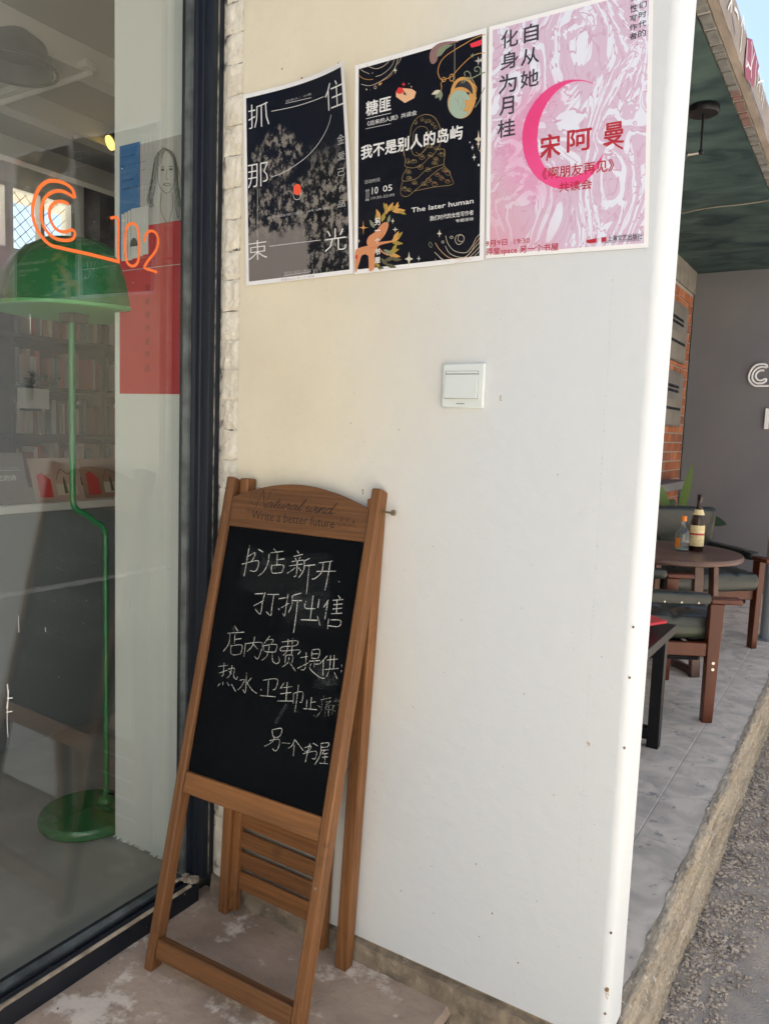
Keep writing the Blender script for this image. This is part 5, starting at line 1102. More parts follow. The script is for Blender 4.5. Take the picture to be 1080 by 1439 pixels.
cb = obj('cable', MB().tube([(-1.322 + .012 * math.sin(i * .5), .70 + i * .0135, .050 + (.006 * math.sin(i * .35))) for i in range(11)], .0022, 8), 'beige_mottled', smooth=True); tag(cb, 'short pale cable end lying on the dark window sill', 'cable')
# ================================================================ building mass (keeps the sun off) and facade
bl = thing('bookshop_building', 'bookshop building with an unseen sun-blocking mass above the glass shopfront', 'building', (-3, 2, 0))
obj('sun_block_mass', MB().box(-6.2, -1.335, -5, 12, 2.95, 3.5), 'facade', parent=bl)  # unseen block, its height set by where its shadow ends on the road
obj('shopfront_header', MB().box(-1.48, -1.337, -3.0, 1.46, 2.7, 2.95), 'facade', parent=bl)
obj('facade_wall', MB().box(-1.50, -1.345, 1.459, 12, -.3, 2.95), 'facade', parent=bl)
obj('facade_wall', MB().box(-6.0, -1.34, -5, -3.0, -.3, 2.95), 'facade', parent=bl)
obj('room_wall', MB().box(-5.16, -1.502, 5.3, 5.45, 0, 2.95), 'room_wall', parent=bl)
obj('room_wall', MB().box(-5.16, -1.502, -3.0, -2.85, 0, 2.95), 'room_wall', parent=bl)
bw = MB()                                             # back wall with a window opening y 2.55-3.62, z 2.28-2.73
bw.box(-5.16, -5.0, -2.85, 5.3, 0, 2.28); bw.box(-5.16, -5.0, -2.85, 2.55, 2.28, 2.73); bw.box(-5.16, -5.0, 3.62, 5.3, 2.28, 2.73); bw.box(-5.16, -5.0, -2.85, 5.3, 2.73, 2.95)
obj('back_wall', bw, 'room_wall', parent=bl)
obj('room_floor', MB().box(-5.0, -1.411, -2.85, 5.3, -.3, -.003), 'room_floor', parent=bl)
obj('room_ceiling', MB().box(-5.0, -1.505, -2.85, 5.3, 2.86, 2.948), 'room_ceiling', parent=bl)
for x in (-4.6, -3.9, -3.2): obj('ceiling_beam', MB().box(x - .05, x + .05, -2.8, 5.25, 2.74, 2.858), 'beam_white', parent=bl)
obj('pillar', MB().box(-4.98, -4.80, 3.68, 3.86, 2.055, 2.858), 'shelf', parent=bl)
bwin = thing('rear_window', 'bright gridded rear window high behind the bookshelves', 'window', (-5.08, 3.08, 2.28))
obj('window_frame', MB().box(-5.06, -4.995, 2.55, 3.62, 2.28, 2.31).box(-5.06, -4.995, 2.55, 3.62, 2.70, 2.73), 'tube_white', parent=bwin)
for y in (2.57, 2.83, 3.10, 3.13, 3.36, 3.60): obj('window_bar', MB().box(-5.06, -4.995, y - .014, y + .014, 2.31, 2.70), 'tube_white', parent=bwin)
mb = MB()
for i in range(-6, 16):
    y = 2.5 + i * .08
    for s_ in (1, -1):
        a, b = (y, 2.30), (y + s_ * .41, 2.71)
        if min(a[0], b[0]) > 2.45 and max(a[0], b[0]) < 3.75: mb.bar((-5.10, a[0], a[1]), (-5.10, b[0], b[1]), .004, .004)
obj('wire_mesh', mb, 'nail_metal', parent=bwin)
# inner pier with its poster
pr = thing('inner_pier', 'white inner wall end behind the glass carrying a tall poster', 'wall', (-1.6, 1.42, 0))
obj('plaster', MB().box(-1.742, -1.411, 1.380, 1.52, 0, 2.858), 'pier_paint', parent=pr, bev=.003)
mb = MB()
for i in range(40): rock(mb, rnd(-1.742, -1.43), 1.376, .002, rnd(.002, .007))
tag(obj('plaster_crumbs', mb, 'pier_paint', parent=pr), kind='stuff')
ip = thing('poster', 'tall blue, grey and red poster with a sketched long-haired portrait behind the glass', 'poster', (-1.6, 1.377, 1.58))
YP = 1.3785
obj('red_sheet', MB().box(-1.718, -1.482, YP - .0004, YP, 1.259, 1.885), 'poster_red', parent=ip)
obj('blue_panel', MB().box(-1.7175, -1.640, YP - .0010, YP - .0005, 1.610, 1.893), 'poster_blue', parent=ip)
obj('portrait_panel', MB().box(-1.638, -1.4815, YP - .0010, YP - .0005, 1.684, 1.886), 'poster_grey', parent=ip)
obj('fold_line', MB().box(-1.718, -1.482, YP - .0008, YP - .0005, 1.5775, 1.5792), 'poster_grey', parent=ip)
for k in range(4):
    o = obj('printed_book', MB().box(-1.710 + k * .013, -1.668 + k * .021, YP - .0016 - k * .0004, YP - .0013 - k * .0004, 1.603 + k * .003, 1.722 + k * .003), 'white', parent=ip)
    obj('book_edge', MB().box(-1.7108 + k * .013, -1.7098 + k * .013, YP - .0017 - k * .0004, YP - .0012 - k * .0004, 1.603 + k * .003, 1.722 + k * .003), 'sketch', parent=ip)
obj('book_emblem', MB().prism([(-1.66 + .014 * math.cos(a) * (1 if math.sin(a) > 0 else 1.1), 1.640 + .018 * max(-.2, math.sin(a))) for a in [i * .39 for i in range(16)]], YP - .0032, YP - .0030), 'sketch', parent=ip)
art(ART['face'], lambda u, v, l: (u * 1.0026, YP - .0024 - l, v), ip, 'portrait_sketch')
V = []
for i, ch in enumerate('安妮埃尔诺作品'): V.append(('T', 'red_dim', ch, (-1618, 1520 - i * 34), (-1600, 1538 - i * 34), .02))
art(V, lambda u, v, l: (u, YP - .0006 - l, v), ip, 'lettering')
# ---- green floor lamp
lc = (-1.885, 1.395)
la = thing('floor_lamp', 'green dome shade floor lamp with kinked pole and round base behind the glass', 'lamp', (lc[0], lc[1], 0))
obj('base', MB().lathe([(.0, 0), (.132, 0), (.136, .004), (.136, .022), (.130, .030), (.0, .034)], (lc[0], lc[1], 0), 48), 'lamp_green', parent=la, smooth=True)
obj('base_boss', MB().lathe([(.026, .030), (.024, .044), (.012, .052), (0, .052)], (lc[0], 1.462, 0), 24), 'lamp_green', parent=la, smooth=True)
px, py = -1.885, 1.462; qx, qy = -1.885, 1.352
def cur(p0, p1, n=10): return [tuple(Vector(p0).lerp(Vector(p1), i / n)) for i in range(n + 1)]
pole = [(px, py - .01, .03), (px, py, .06), (px, py, .84)] + [(px, py - (1 - math.cos(a)) * .035, .84 + .05 * math.sin(a)) for a in [i * math.pi / 2 / 6 for i in range(1, 7)]] + [(px, py - .05, .905), (px, qy + .03, .925)] + [(px, qy + .03 - .03 * math.sin(a), .965 - .04 * math.cos(a)) for a in [i * math.pi / 2 / 6 for i in range(1, 7)]] + [(px, qy, 1.05), (px, qy, 1.475)]
obj('pole', MB().tube(pole, .0085, 12), 'lamp_pole_green', parent=la, smooth=True)
sh = [(.208, 0), (.204, .03), (.19, .078), (.165, .122), (.13, .158), (.085, .185), (.03, .197), (0, .199)]
so = obj('lamp_shade', MB().lathe(sh, (px, qy + .015, 1.478), 48), 'lamp_green', parent=la, smooth=True)
obj('shade_rim', MB().lathe([(.2085, -.001), (.2115, .002), (.2115, .008), (.2085, .010)], (px, qy + .015, 1.474), 48), 'lamp_inside', parent=la, smooth=True)
obj('shade_lining', MB().lathe([(r_ * .975, z_ - .001) for r_, z_ in sh], (px, qy + .015, 1.478), 40), 'lamp_inside', parent=la, smooth=True)
obj('socket', MB().box(px - .03, px + .03, qy - .02, qy + .035, 1.448, 1.474), 'lamp_dark', parent=la, bev=.003)
# ---- lights inside
t_ = thing('ceiling_spotlight', 'small black ceiling spotlight glowing yellow behind the glass', 'spotlight', (-3.803, 3.0, 2.74))
d = Vector((-.25, -1, -.55)).normalized()
p0 = Vector((-3.79, 2.97, 2.738)); obj('spot_can', MB().tube([p0 - d * .17, p0 - d * .01], .055, 20), 'black_metal', parent=t_, smooth=True)
obj('spot_lens', MB().tube([p0 - d * .009, p0], .040, 20), 'spot_lit', parent=t_)
obj('bracket', MB().box(-3.90, -3.86, 3.06, 3.10, 2.74, 2.86), 'black_metal', parent=t_)
t_ = thing('tube_light', 'slim pale batten light under the shop ceiling', 'ceiling light', (-3.45, 2.33, 2.75))
obj('batten', MB().box(-4.2, -3.09, 2.30, 2.36, 2.742, 2.775), 'beam_white', parent=t_, bev=.004)
obj('tube', MB().tube([(-4.2, 2.33, 2.725), (-3.1, 2.33, 2.725)], .013, 12), 'tube_white', parent=t_, smooth=True)
t_ = thing('dome_lamp', 'round black dome lamp hanging from the shop ceiling', 'ceiling light', (-3.3, 2.08, 2.8))
obj('dome', MB().lathe([(0, .15), (.07, .14), (.125, .10), (.150, .04), (.155, -.01), (.148, -.01), (.12, .06), (0, .11)], (-3.22, 2.04, 2.66), 32), 'lamp_dark', parent=t_, smooth=True)
obj('ring', MB().tube([(-3.22 + .172 * math.cos(a), 2.04 + .172 * math.sin(a), 2.655) for a in [i * math.pi / 16 for i in range(33)]], .007, 8), 'lamp_dark', parent=t_, smooth=True)
obj('stem', MB().tube([(-3.22, 2.04, 2.80), (-3.22, 2.04, 2.86)], .02, 10), 'lamp_dark', parent=t_)
# ---- bookshelf and books
bs = thing('bookshelf', 'dark wall shelf full of books at the back of the shop', 'bookshelf', (-4.85, 3.6, 0))
zsh = [.08, .42, .745, 1.045, 1.36, 1.69, 2.02]
for z in zsh: obj('shelf_board', MB().box(-4.998, -4.70, 2.2, 5.2, z, z + .03), 'shelf', parent=bs)
for y in (2.2, 2.92, 3.62, 4.32, 5.17): obj('side_panel', MB().box(-4.998, -4.698, y, y + .03, 0, 2.052), 'shelf', parent=bs)
obj('back_board', MB().box(-4.9985, -4.985, 2.23, 5.17, .01, 2.04), 'shelf', parent=bs)
bme = {}; BOOKN = ['dusty pink', 'rust red', 'beige', 'charcoal', 'brown', 'cream', 'dark red', 'navy', 'khaki', 'dark grey']; ROWN = ['lowest row', 'second lowest row', 'middle row', 'second highest row', 'highest row']
for zi, z in enumerate(zsh[1:6]):
    y = 2.97
    while y < 4.28:
        if 3.59 < y < 3.66: y = 3.66
        wd = rnd(.014, .034) * 1.2; h = rnd(.17, .25) * (.95 if zi != 3 else 1); ci = random.randrange(10); dd = rnd(.12, .16)
        if random.random() < .12: y += rnd(.02, .09)
        if y + wd > 4.31: break
        key = (round(wd, 3), ci)
        if key not in bme:
            bme[key] = mesh_of(MB().box(0, .14, 0, key[0] - .001, 0, .21), 'book', 'book_%d' % ci)
        o = bpy.data.objects.new('book', bme[key]); COL.objects.link(o); o.location = (-4.72 - .14 + rnd(-.02, .015), y, z + .0305); o.scale = (1, 1, h / .21)
        tag(o, '%s book on the %s of the shelves behind the green lamp' % (BOOKN[key[1]], ROWN[zi]), 'book', 'books on the back shelves')
        y += wd
t_ = thing('shelf_plant', 'small leafy plant in a pale box before the back shelves', 'potted plant', (-4.66, 3.04, 1.30))
obj('planter', MB().box(-4.69, -4.60, 2.96, 3.13, 1.24, 1.37), 'room_wall', parent=t_, bev=.004)
obj('bracket', MB().box(-4.72, -4.64, 2.99, 3.10, 1.225, 1.239), 'shelf', parent=t_)
mb = MB()
def leafq(mb, p, dv, l, wd, n=4, droop=.3, face=(0, 0, 1)):
    p = Vector(p); dv = Vector(dv).normalized(); sd_ = dv.cross(Vector(face)); sd_ = sd_.normalized() if sd_.length > .01 else Vector((1, 0, 0)); L = []; F = []
    for i in range(n + 1):
        t = i / n; c_ = p + dv * l * t - Vector((0, 0, 1)) * droop * l * t * t; wv_ = wd * math.sin(math.pi * min(.98, t * .9 + .06)) / 2
        L += [c_ - sd_ * wv_, c_ + Vector((0, 0, -.12 * wd)), c_ + sd_ * wv_]
    for i in range(n): F += [(3 * i, 3 * i + 1, 3 * i + 4, 3 * i + 3), (3 * i + 1, 3 * i + 2, 3 * i + 5, 3 * i + 4)]
    mb.add(L, F)
for i in range(70):
    a = rnd(0, 6.28); leafq(mb, (-4.645 + rnd(-.03, .03), 3.07 + rnd(-.08, .12), 1.37 + rnd(0, .08)), (math.cos(a), math.sin(a), rnd(.1, 1.2)), rnd(.05, .09), .025)
obj('foliage', mb, 'leaf_dark', parent=t_)
# ---- display table with books
t_ = thing('display_table', 'grey fronted display table under the shop window books', 'table', (-2.7, 1.6, 0))
obj('table_top', MB().box(-3.1, -2.50, .2, 2.6, .850, .88), 'tube_white', parent=t_, bev=.004)
obj('front_panel', MB().box(-2.545, -2.52, .22, 2.58, .0, .8495), 'counter', parent=t_)
for y in (.24, 2.53): obj('leg', MB().box(-3.08, -3.03, y, y + .05, 0, .8495), 'counter', parent=t_)
mb = MB(Matrix.Translation((-2.53, 1.36, .8805)) @ Matrix.Rotation(math.radians(-16), 4, 'Y'))
t_ = thing('display_book', 'dark grey hardcover standing on the display table, white title', 'book', (-2.53, 1.5, .8805)); obj('cover', mb.box(-.02, 0, 0, .285, 0, .185), 'book_3', parent=t_)
M0 = Matrix.Translation((-2.53, 1.36, .8805)) @ Matrix.Rotation(math.radians(-16), 4, 'Y')
art([('T', 'white', '记忆的诗', (150, 85), (245, 105), .01), ('white', 1.2, 's', [(60, 122), (150, 122), (265, 122)]), ('T', 'white_dim', 'the shadow of a poem', (130, 126), (262, 134), 0)], lambda u, v, l: (M0 @ Vector((l + .0005, u, v)))[:], t_, 'lettering')
spec = [('display_book', 'pink and red illustrated magazine leaning behind the green lamp pole', 1.69, .20, .165, 'book_0', 'poster_red'), ('display_book', 'pale tan illustrated magazine at the far end of the display table', 1.90, .22, .16, 'book_4', 'poster_red')]
for nm, lb, y, wd, h, c1, c2 in spec:
    M0 = Matrix.Translation((-2.56, y, .8805)) @ Matrix.Rotation(math.radians(-20), 4, 'Y'); t_ = thing(nm, lb, 'magazine', (-2.56, y + .1, .8805))
    obj('cover', MB(M0).box(-.008, 0, 0, wd, 0, h), c1, parent=t_)
    it = [(c2, 0, 'f', [(15, 15), (70, 12), (72, 80), (40, 110), (18, 100)]), ('cream', 0, 'f', [(90, 20), (180, 18), (178, 60), (92, 65)]), ('sketch', 3, 's', [(95, 80), (120, 120), (150, 100), (175, 135)]), ('sketch', 0, 'f', [(120, 25), (135, 25), (133, 75), (128, 95), (122, 75)])]
    art(it, lambda u, v, l: (M0 @ Vector((l + .0005, u, v)))[:], t_, 'cover_art')
# ================================================================ chalkboard easel
ez = thing('chalkboard_easel', 'wooden framed chalkboard easel with chalk writing, leaning on the cream wall', 'chalkboard', (-1.05, 1.18, 0))
Fe, Fk = Vector((.99936, .03577, 0)), Vector((-.00801, .22378, .97461)); Fn = Fe.cross(Fk).normalized()      # right, up, towards the viewer
FM = Matrix(((Fe.x, Fn.x, Fk.x, -1.2454), (Fe.y, Fn.y, Fk.y, 1.06), (Fe.z, Fn.z, Fk.z, 0), (0, 0, 0, 1)))   # local x right, y outwards, z up
def eobj(name, mb, mt, bev=.002, **k):                                     # wood part with its own origin at the frame's foot so grain follows it
    me = mesh_of(mb, name, mt, True); o = bpy.data.objects.new(name, me); COL.objects.link(o); o.parent = ez
    M_ = Matrix.Translation(-Vector(ez.location)) @ FM; o.matrix_local = M_
    if bev: md = o.modifiers.new('edge', 'BEVEL'); md.width = bev; md.segments = 2; md.limit_method = 'ANGLE'; md.angle_limit = math.radians(35)
    return o
WF = .414
def post(x0, x1, z0, z1, d0, d1, cut=.0):
    m = MB(); m.v = [(x0, d0, z0 + cut), (x1, d0, z0 + cut), (x1, d1, z0), (x0, d1, z0), (x0, d0, z1 - .004), (x1, d0, z1 - .004), (x1, d1, z1), (x0, d1, z1)]
    m.f = [(0, 3, 2, 1), (4, 5, 6, 7), (0, 1, 5, 4), (1, 2, 6, 5), (2, 3, 7, 6), (3, 0, 4, 7)]; return m
eobj('front_leg', post(0, .0235, 0, 1.098, -.032, 0, .006), 'wood_z', .004)
eobj('front_leg', post(WF - .0235, WF, 0, 1.098, -.032, 0, .006), 'wood_z', .004)
arc = [(.024, .985), (WF - .024, .985)] + [(WF - .024 - (WF - .048) * i / 16, 1.052 + .040 * math.sin(math.pi * i / 16) ** .9) for i in range(17)]
eobj('header_board', MB().prism(arc, -.020, -.004), 'wood_x', .002)
eobj('lower_rail', MB().box(.024, WF - .024, -.024, -.003, .385, .432), 'wood_x', .0025)
eobj('foot_rail', MB().box(.024, WF - .024, -.026, -.002, .030, .072), 'wood_x', .004)
eobj('blackboard_panel', MB().box(.0243, WF - .0243, -.018, -.010, .4325, .9845), 'blackboard', 0)
FB = lambda u, v, l: (FM @ Vector((.0243 + u * (WF - .0486) / .3676, -.010 + l + .0002, .4325 + v * .552 / .5685)))[:]
art(ART['chalk'], FB, ez, 'chalk_character', jit=.35, lay=.0001, split=True)
art([('haze_smear', 90, 's', [(60, 470), (150, 450), (290, 480)]), ('haze_smear', 70, 's', [(200, 395), (300, 400)]), ('haze_smear', 60, 's', [(290, 270), (330, 275)]), ('smear', 16, 's', [(108, 485), (122, 480), (150, 478)]), ('smear', 24, 's', [(205, 420), (235, 405), (262, 415)]), ('smear', 20, 's', [(300, 275), (325, 262), (345, 268)]), ('smear', 9, 's', [(235, 195), (222, 170), (214, 150)]), ('smear', 14, 's', [(60, 330), (75, 318)])], lambda u, v, l: (FM @ Vector((.0243 + u, -.0099 + l * .2, .4325 + v)))[:], ez, 'chalk_smear')
art([('T', 'engraving', 'Write a better future', (88, 1006), (312, 1026), .004)], lambda u, v, l: (FM @ Vector((u, -.004 + l, v)))[:], ez, 'engraved_lettering')
SCR = {'a': (1.3, [[(.9, .8), (.6, 1), (.2, .8), (.1, .3), (.4, 0), (.8, .4), (.95, 1), (.9, .3), (1.1, 0), (1.4, .35)]]), 't': (.75, [[(0, .3), (.3, 1), (.45, 1.8), (.3, .4), (.5, 0), (.8, .3)], [(.0, 1.15), (.75, 1.2)]]),
       'u': (1.25, [[(0, .4), (.2, 1), (.15, .3), (.4, 0), (.8, .5), (.9, 1), (.85, .3), (1.05, 0), (1.3, .3)]]), 'r': (1.0, [[(0, .3), (.3, 1.15), (.4, .85), (.7, .9), (.6, .3), (.8, 0), (1.05, .3)]]),
       'l': (.65, [[(0, .3), (.4, 1.3), (.5, 2.0), (.3, 2.1), (.2, 1.2), (.2, .3), (.4, 0), (.7, .3)]]), 'w': (1.5, [[(0, .5), (.2, 1), (.15, .3), (.4, 0), (.7, .5), (.75, .9), (.75, .3), (1.0, 0), (1.3, .5), (1.3, 1), (1.5, .9)]]),
       'i': (.6, [[(0, .3), (.25, 1), (.2, .3), (.4, 0), (.65, .3)], [(.35, 1.5), (.4, 1.6)]]), 'n': (1.15, [[(0, .3), (.2, 1), (.15, 0), (.35, .7), (.65, 1), (.8, .8), (.75, .2), (.95, 0), (1.2, .3)]]),
       'd': (1.3, [[(.8, .8), (.5, 1), (.15, .7), (.1, .2), (.4, 0), (.75, .4), (1.0, 2.1), (.85, .3), (1.05, 0), (1.4, .3)]]), ' ': (.7, [])}
def script(word, x, y, xh, xs):
    out = []
    for ch in word:
        adv, st = SCR[ch]
        for q in st:
            P_ = [(x + (a + .42 * b) * xs, y + b * xh) for a, b in q]; out.append(('engraving', 2.0, 's', P_))
        x += adv * xs
    return out
art(script('atural wind', 122, 1035, 12.0, 15.6), lambda u, v, l: (FM @ Vector((u, -.004 + l, v)))[:], ez, 'engraved_script')
art([('engraving', 1.6, 's', [(96, 1012), (101, 1030), (108, 1050), (112, 1056)]), ('engraving', 2.2, 's', [(111, 1054), (115, 1035), (121, 1013)]), ('engraving', 1.2, 's', [(121, 1013), (127, 1040), (137, 1057), (146, 1056)]),
     ('engraving', .9, 's', [(108, 1050), (98, 1058), (84, 1054), (76, 1040), (80, 1024), (92, 1020), (98, 1028), (93, 1038), (86, 1036)]), ('engraving', .8, 's', [(102, 1054), (90, 1050), (84, 1038), (88, 1030)]), ('engraving', .8, 's', [(296, 1020), (306, 1018), (318, 1026)])] +
    [('engraving', .7, 's', [(312 + i * 5, 1000 + 6 * math.sin(i * 1.9)), (318 + i * 5, 1008 - 5 * math.sin(i * 2.3)), (324 + i * 5, 1001)]) for i in range(9)], lambda u, v, l: (FM @ Vector((u, -.004 + l, v + (.019 if v > 1.0105 else .012))))[:], ez, 'engraved_flourish')
# knots and glue marks at the joints
eobj('steel_screw', MB().tube([(WF - .012, .0005, .30), (WF - .012, -.001, .30)], .003, 8), 'screw_metal', 0)
# rear frame: two posts and a slatted panel between two stiles
rz_ = lambda x0, y0, z0, x1, y1, z1, w_, d_, nm='rear_leg', mt_='wood_z': obj(nm, MB().bar((x0, y0, z0), (x1, y1, z1), w_, d_), mt_, parent=ez, bev=.003)
rz_(-1.245, 1.314, .0, -1.2085, 1.328, 1.066, .024, .030)
rz_(-.894, 1.320, .0, -.857, 1.331, 1.046, .030, .030)
rz_(-1.2225, 1.320, .01, -1.187, 1.330, .98, .022, .020, 'rear_stile')
rz_(-.963, 1.330, .01, -.925, 1.334, .98, .022, .020, 'rear_stile')
for z0, z1 in ((.060, .108), (.116, .160), (.170, .212), (.222, .272), (.282, .33)):
    dx = z0 * .038
    obj('slat', MB().add([(-1.213 + dx, 1.322, z0 + .004), (-.972 + dx, 1.326, z0), (-.972 + dx, 1.334, z0), (-1.213 + dx, 1.330, z0 + .004), (-1.213 + dx, 1.320, z1 + .004), (-.972 + dx, 1.324, z1), (-.972 + dx, 1.332, z1), (-1.213 + dx, 1.328, z1 + .004)],
                         [(0, 3, 2, 1), (4, 5, 6, 7), (0, 1, 5, 4), (1, 2, 6, 5), (2, 3, 7, 6), (3, 0, 4, 7)]), 'wood_x', parent=ez, bev=.002)
obj('steel_screw', MB().tube([(-.8885, 1.3065, .052), (-.8885, 1.3080, .052)], .0032, 8), 'screw_metal', parent=ez)
bo = FM @ Vector((WF + .001, -.016, 1.052)); be = FM @ Vector((WF + .030, -.016, 1.052)); bc = FM @ Vector((WF + .024, -.016, 1.052))
obj('hinge_bolt', MB().tube([bo, be], .0026, 8).tube([bc, be], .0068, 6), 'nail_metal', parent=ez, smooth=True)
# ================================================================ terrace shell: brick wall, grey wall, ceiling, canopy edge
CZ = 2.53
br = thing('brick_wall', 'red brick wall with a stone ledge at the far end of the terrace', 'wall', (-1.33, 6, 0))
obj('mortar_bed', MB().box(-1.344, -1.333, 4.9, 6.60, 0, 2.35), 'mortar', parent=br)
obj('lintel', MB().box(-1.344, -1.322, 4.9, 6.66, 2.352, CZ - .002), 'lintel', parent=br)
bl_ = {}
for r_ in range(32):
    z = .02 + r_ * .0722; y = 5.02 + (.12 if r_ % 2 else 0); L0 = .238
    if r_ % 2: spans = [(4.9, y - .01)]
    else: spans = []
    while y < 6.59:
        e = min(y + L0 - .01, 6.60); spans.append((y, e)); y += L0
    for a, b in spans:
        if b - a < .03: continue
        k_ = (round(b - a, 3), random.randrange(4))
        if k_ not in bl_: bl_[k_] = mesh_of(MB().box(0, .014, 0, k_[0], 0, .061), 'brick', 'red_brick_%d' % k_[1])
        o = bpy.data.objects.new('brick', bl_[k_]); COL.objects.link(o); o.parent = br; o.location = Vector((-1.339 + rnd(0, .0015), a, z)) - Vector(br.location)
obj('stone_ledge', MB().box(-1.34, -1.19, 5.1, 6.24, .825, .885), 'sill_stone', parent=br, bev=.004)
for z0, z1, lb in ((1.775, 2.195, 'weathered grey notice board mounted high on the brick wall'), (1.292, 1.700, 'weathered grey notice board mounted lower on the brick wall')):
    t_ = thing('notice_board', lb, 'notice board', (-1.32, 5.9, z0))
    obj('board', MB().box(-1.324, -1.300, 5.45, 6.36, z0, z1), 'plaque', parent=t_, bev=.003)
    obj('lower_sheet', MB().box(-1.2995, -1.2975, 5.48, 6.33, z0 + .012, z0 + (z1 - z0) * .48), 'plaque_low', parent=t_)
    for f_, wd_ in ((.62, .5), (.70, .5), (.30, .6)): obj('dark_text_bar', MB().box(-1.2972 - .002, -1.2965 - .0005, 5.7, 5.7 + wd_, z0 + (z1 - z0) * f_, z0 + (z1 - z0) * (f_ + .05)), 'frame_metal', parent=t_)
gw = thing('grey_wall', 'plain dark grey painted wall closing the terrace', 'wall', (-.5, 6.8, 0))
obj('painted_face', MB().box(-1.335, 1.2, 6.70, 6.95, -.3, CZ - .003), 'grey_wall', parent=gw)
# round line logo and a pale figure on the grey wall
lg = thing('wall_logo', 'pale three line C logo mounted on the dark grey wall', 'logo sign', (-.8, 6.69, 1.7))
LG = [it for it in ART['logo']]
cx0 = 914
for it in LG[:2]:
    mb = MB(); pts = smooth_path(it[3], False, 4)
    mb.tube([(-.880 + (p.x - cx0) / 1000 * 1.35, 6.685, 1.72 + (p.y - 1587) / 1000 * 1.35) for p in pts], .0085, 8); obj('letter_line', mb, 'paper', parent=lg, smooth=True)
for it in LG[2:]:
    mb = MB(); pts = smooth_path(it[3], it[2] == 'c', 4)
    if it[2] == 'c': pts.append(pts[0])
    mb.tube([(-.880 + (p.x - cx0) / 1000 * 1.35, 6.685, 1.72 + (p.y - 1587) / 1000 * 1.35) for p in pts], .0085, 8); obj('digit_line', mb, 'paper', parent=lg, smooth=True)
t_ = thing('wall_lettering', 'white upright letter at the edge of the grey wall below the logo', 'letter', (-.72, 6.69, 1.3))
obj('letter_bar', MB().box(-.742, -.712, 6.675, 6.6985, 1.30, 1.46), 'paper', parent=t_, bev=.002)
cp = thing('terrace_canopy', 'terrace roof with dark green painted underside and a brick lined concrete edge', 'canopy', (-.9, 4, CZ))
def gceil(u, v):
    x = -1.345 + u * .749; y = 1.459 + v * 5.6; return (x, y, CZ + .006 * fbm(x * 3, y * 2, 4))
obj('painted_ceiling', grid(30, 160, gceil), 'ceiling_paint', parent=cp, smooth=True)
obj('roof_slab', MB().box(-1.333, -.53, 1.459, 9, CZ + .03, CZ + .12), 'concrete_beam', parent=cp)
obj('ceiling_seam', MB().tube([(-1.33 + i * .0735, 4.95 + .02 * math.sin(i * .9) - i * .012, CZ - .001) for i in range(11)], .004, 6), 'lintel', parent=cp)
obj('mortar_strip', MB().box(-.5955, -.556, -1, 9, CZ + .004, CZ + .03), 'mortar', parent=cp)
y = 1.2
while y < 7.4:
    ln = random.choice((.055, .06, .11, .115, .12)); red = 3.30 < y < 3.62
    obj('edge_brick', rough_block(-.5935, -.5575, 0, .02, 0, ln - .012, .0025, 5, y).__class__(), None) if False else None
    m = MB().box(-.594 + rnd(0, .002), -.5575 - rnd(0, .002), y, y + ln - .012 - rnd(0, .004), CZ + rnd(-.004, 0), CZ + .02)
    obj('edge_brick', m, 'soffit_brick_red' if red else 'soffit_brick', parent=cp, bev=.003); y += ln
def gband(u, v):
    x = -.5565 + u * .0345; y = -1 + v * 10; return (x, y, CZ - .002 + .003 * fbm(x * 30, y * 14) + (.010 if u == 0 else 0))
obj('concrete_soffit', grid(6, 500, gband), 'concrete_beam', parent=cp, smooth=True)
FT = 2.658
def gfas(u, v):
    y = -1 + v * 10; return (-.5215 + .0015 * fbm(y * 12, u * 3), y, CZ - .002 + u * (FT - CZ + .004 * fbm(y * 5, 3)))
obj('fascia', grid(8, 500, gfas), 'concrete_beam', parent=cp, smooth=True)
obj('fascia_top', MB().box(-.60, -.5225, -1, 9, CZ + .1, FT - .006), 'concrete_beam', parent=cp)
art(ART['fascia'], lambda u, v, l: (-.5185 + l * 4, u, v), cp, 'painted_writing')
sp_ = thing('ceiling_spotlight', 'black ceiling spotlight on a round plate with chrome jointed arm under the terrace roof', 'spotlight', (-.70, 3.41, CZ))
obj('ceiling_plate', MB().lathe([(0, .0), (.058, 0), (.060, -.004), (.060, -.024), (.056, -.030), (0, -.030)], (-.70, 3.41, CZ - .002), 32), 'black_metal', parent=sp_, smooth=True)
obj('rod', MB().tube([(-.70, 3.41, CZ - .03), (-.698, 3.41, CZ - .175)], .005, 10), 'black_metal', parent=sp_, smooth=True)
obj('joint', MB().lathe([(0, -.011), (.008, -.008), (.011, 0), (.008, .008), (0, .011)], (-.698, 3.41, CZ - .178), 12), 'black_metal', parent=sp_, smooth=True)
obj('arm', MB().tube([(-.705, 3.41, CZ - .180), (-.768, 3.40, CZ - .186)], .006, 10).tube([(-.745, 3.40, CZ - .180), (-.79, 3.40, CZ - .198)], .004, 8), 'screw_metal', parent=sp_, smooth=True)
obj('lamp_head', MB().tube([(-.77, 3.40, CZ - .17), (-.80, 3.38, CZ - .24)], .028, 16), 'black_metal', parent=sp_, smooth=True)
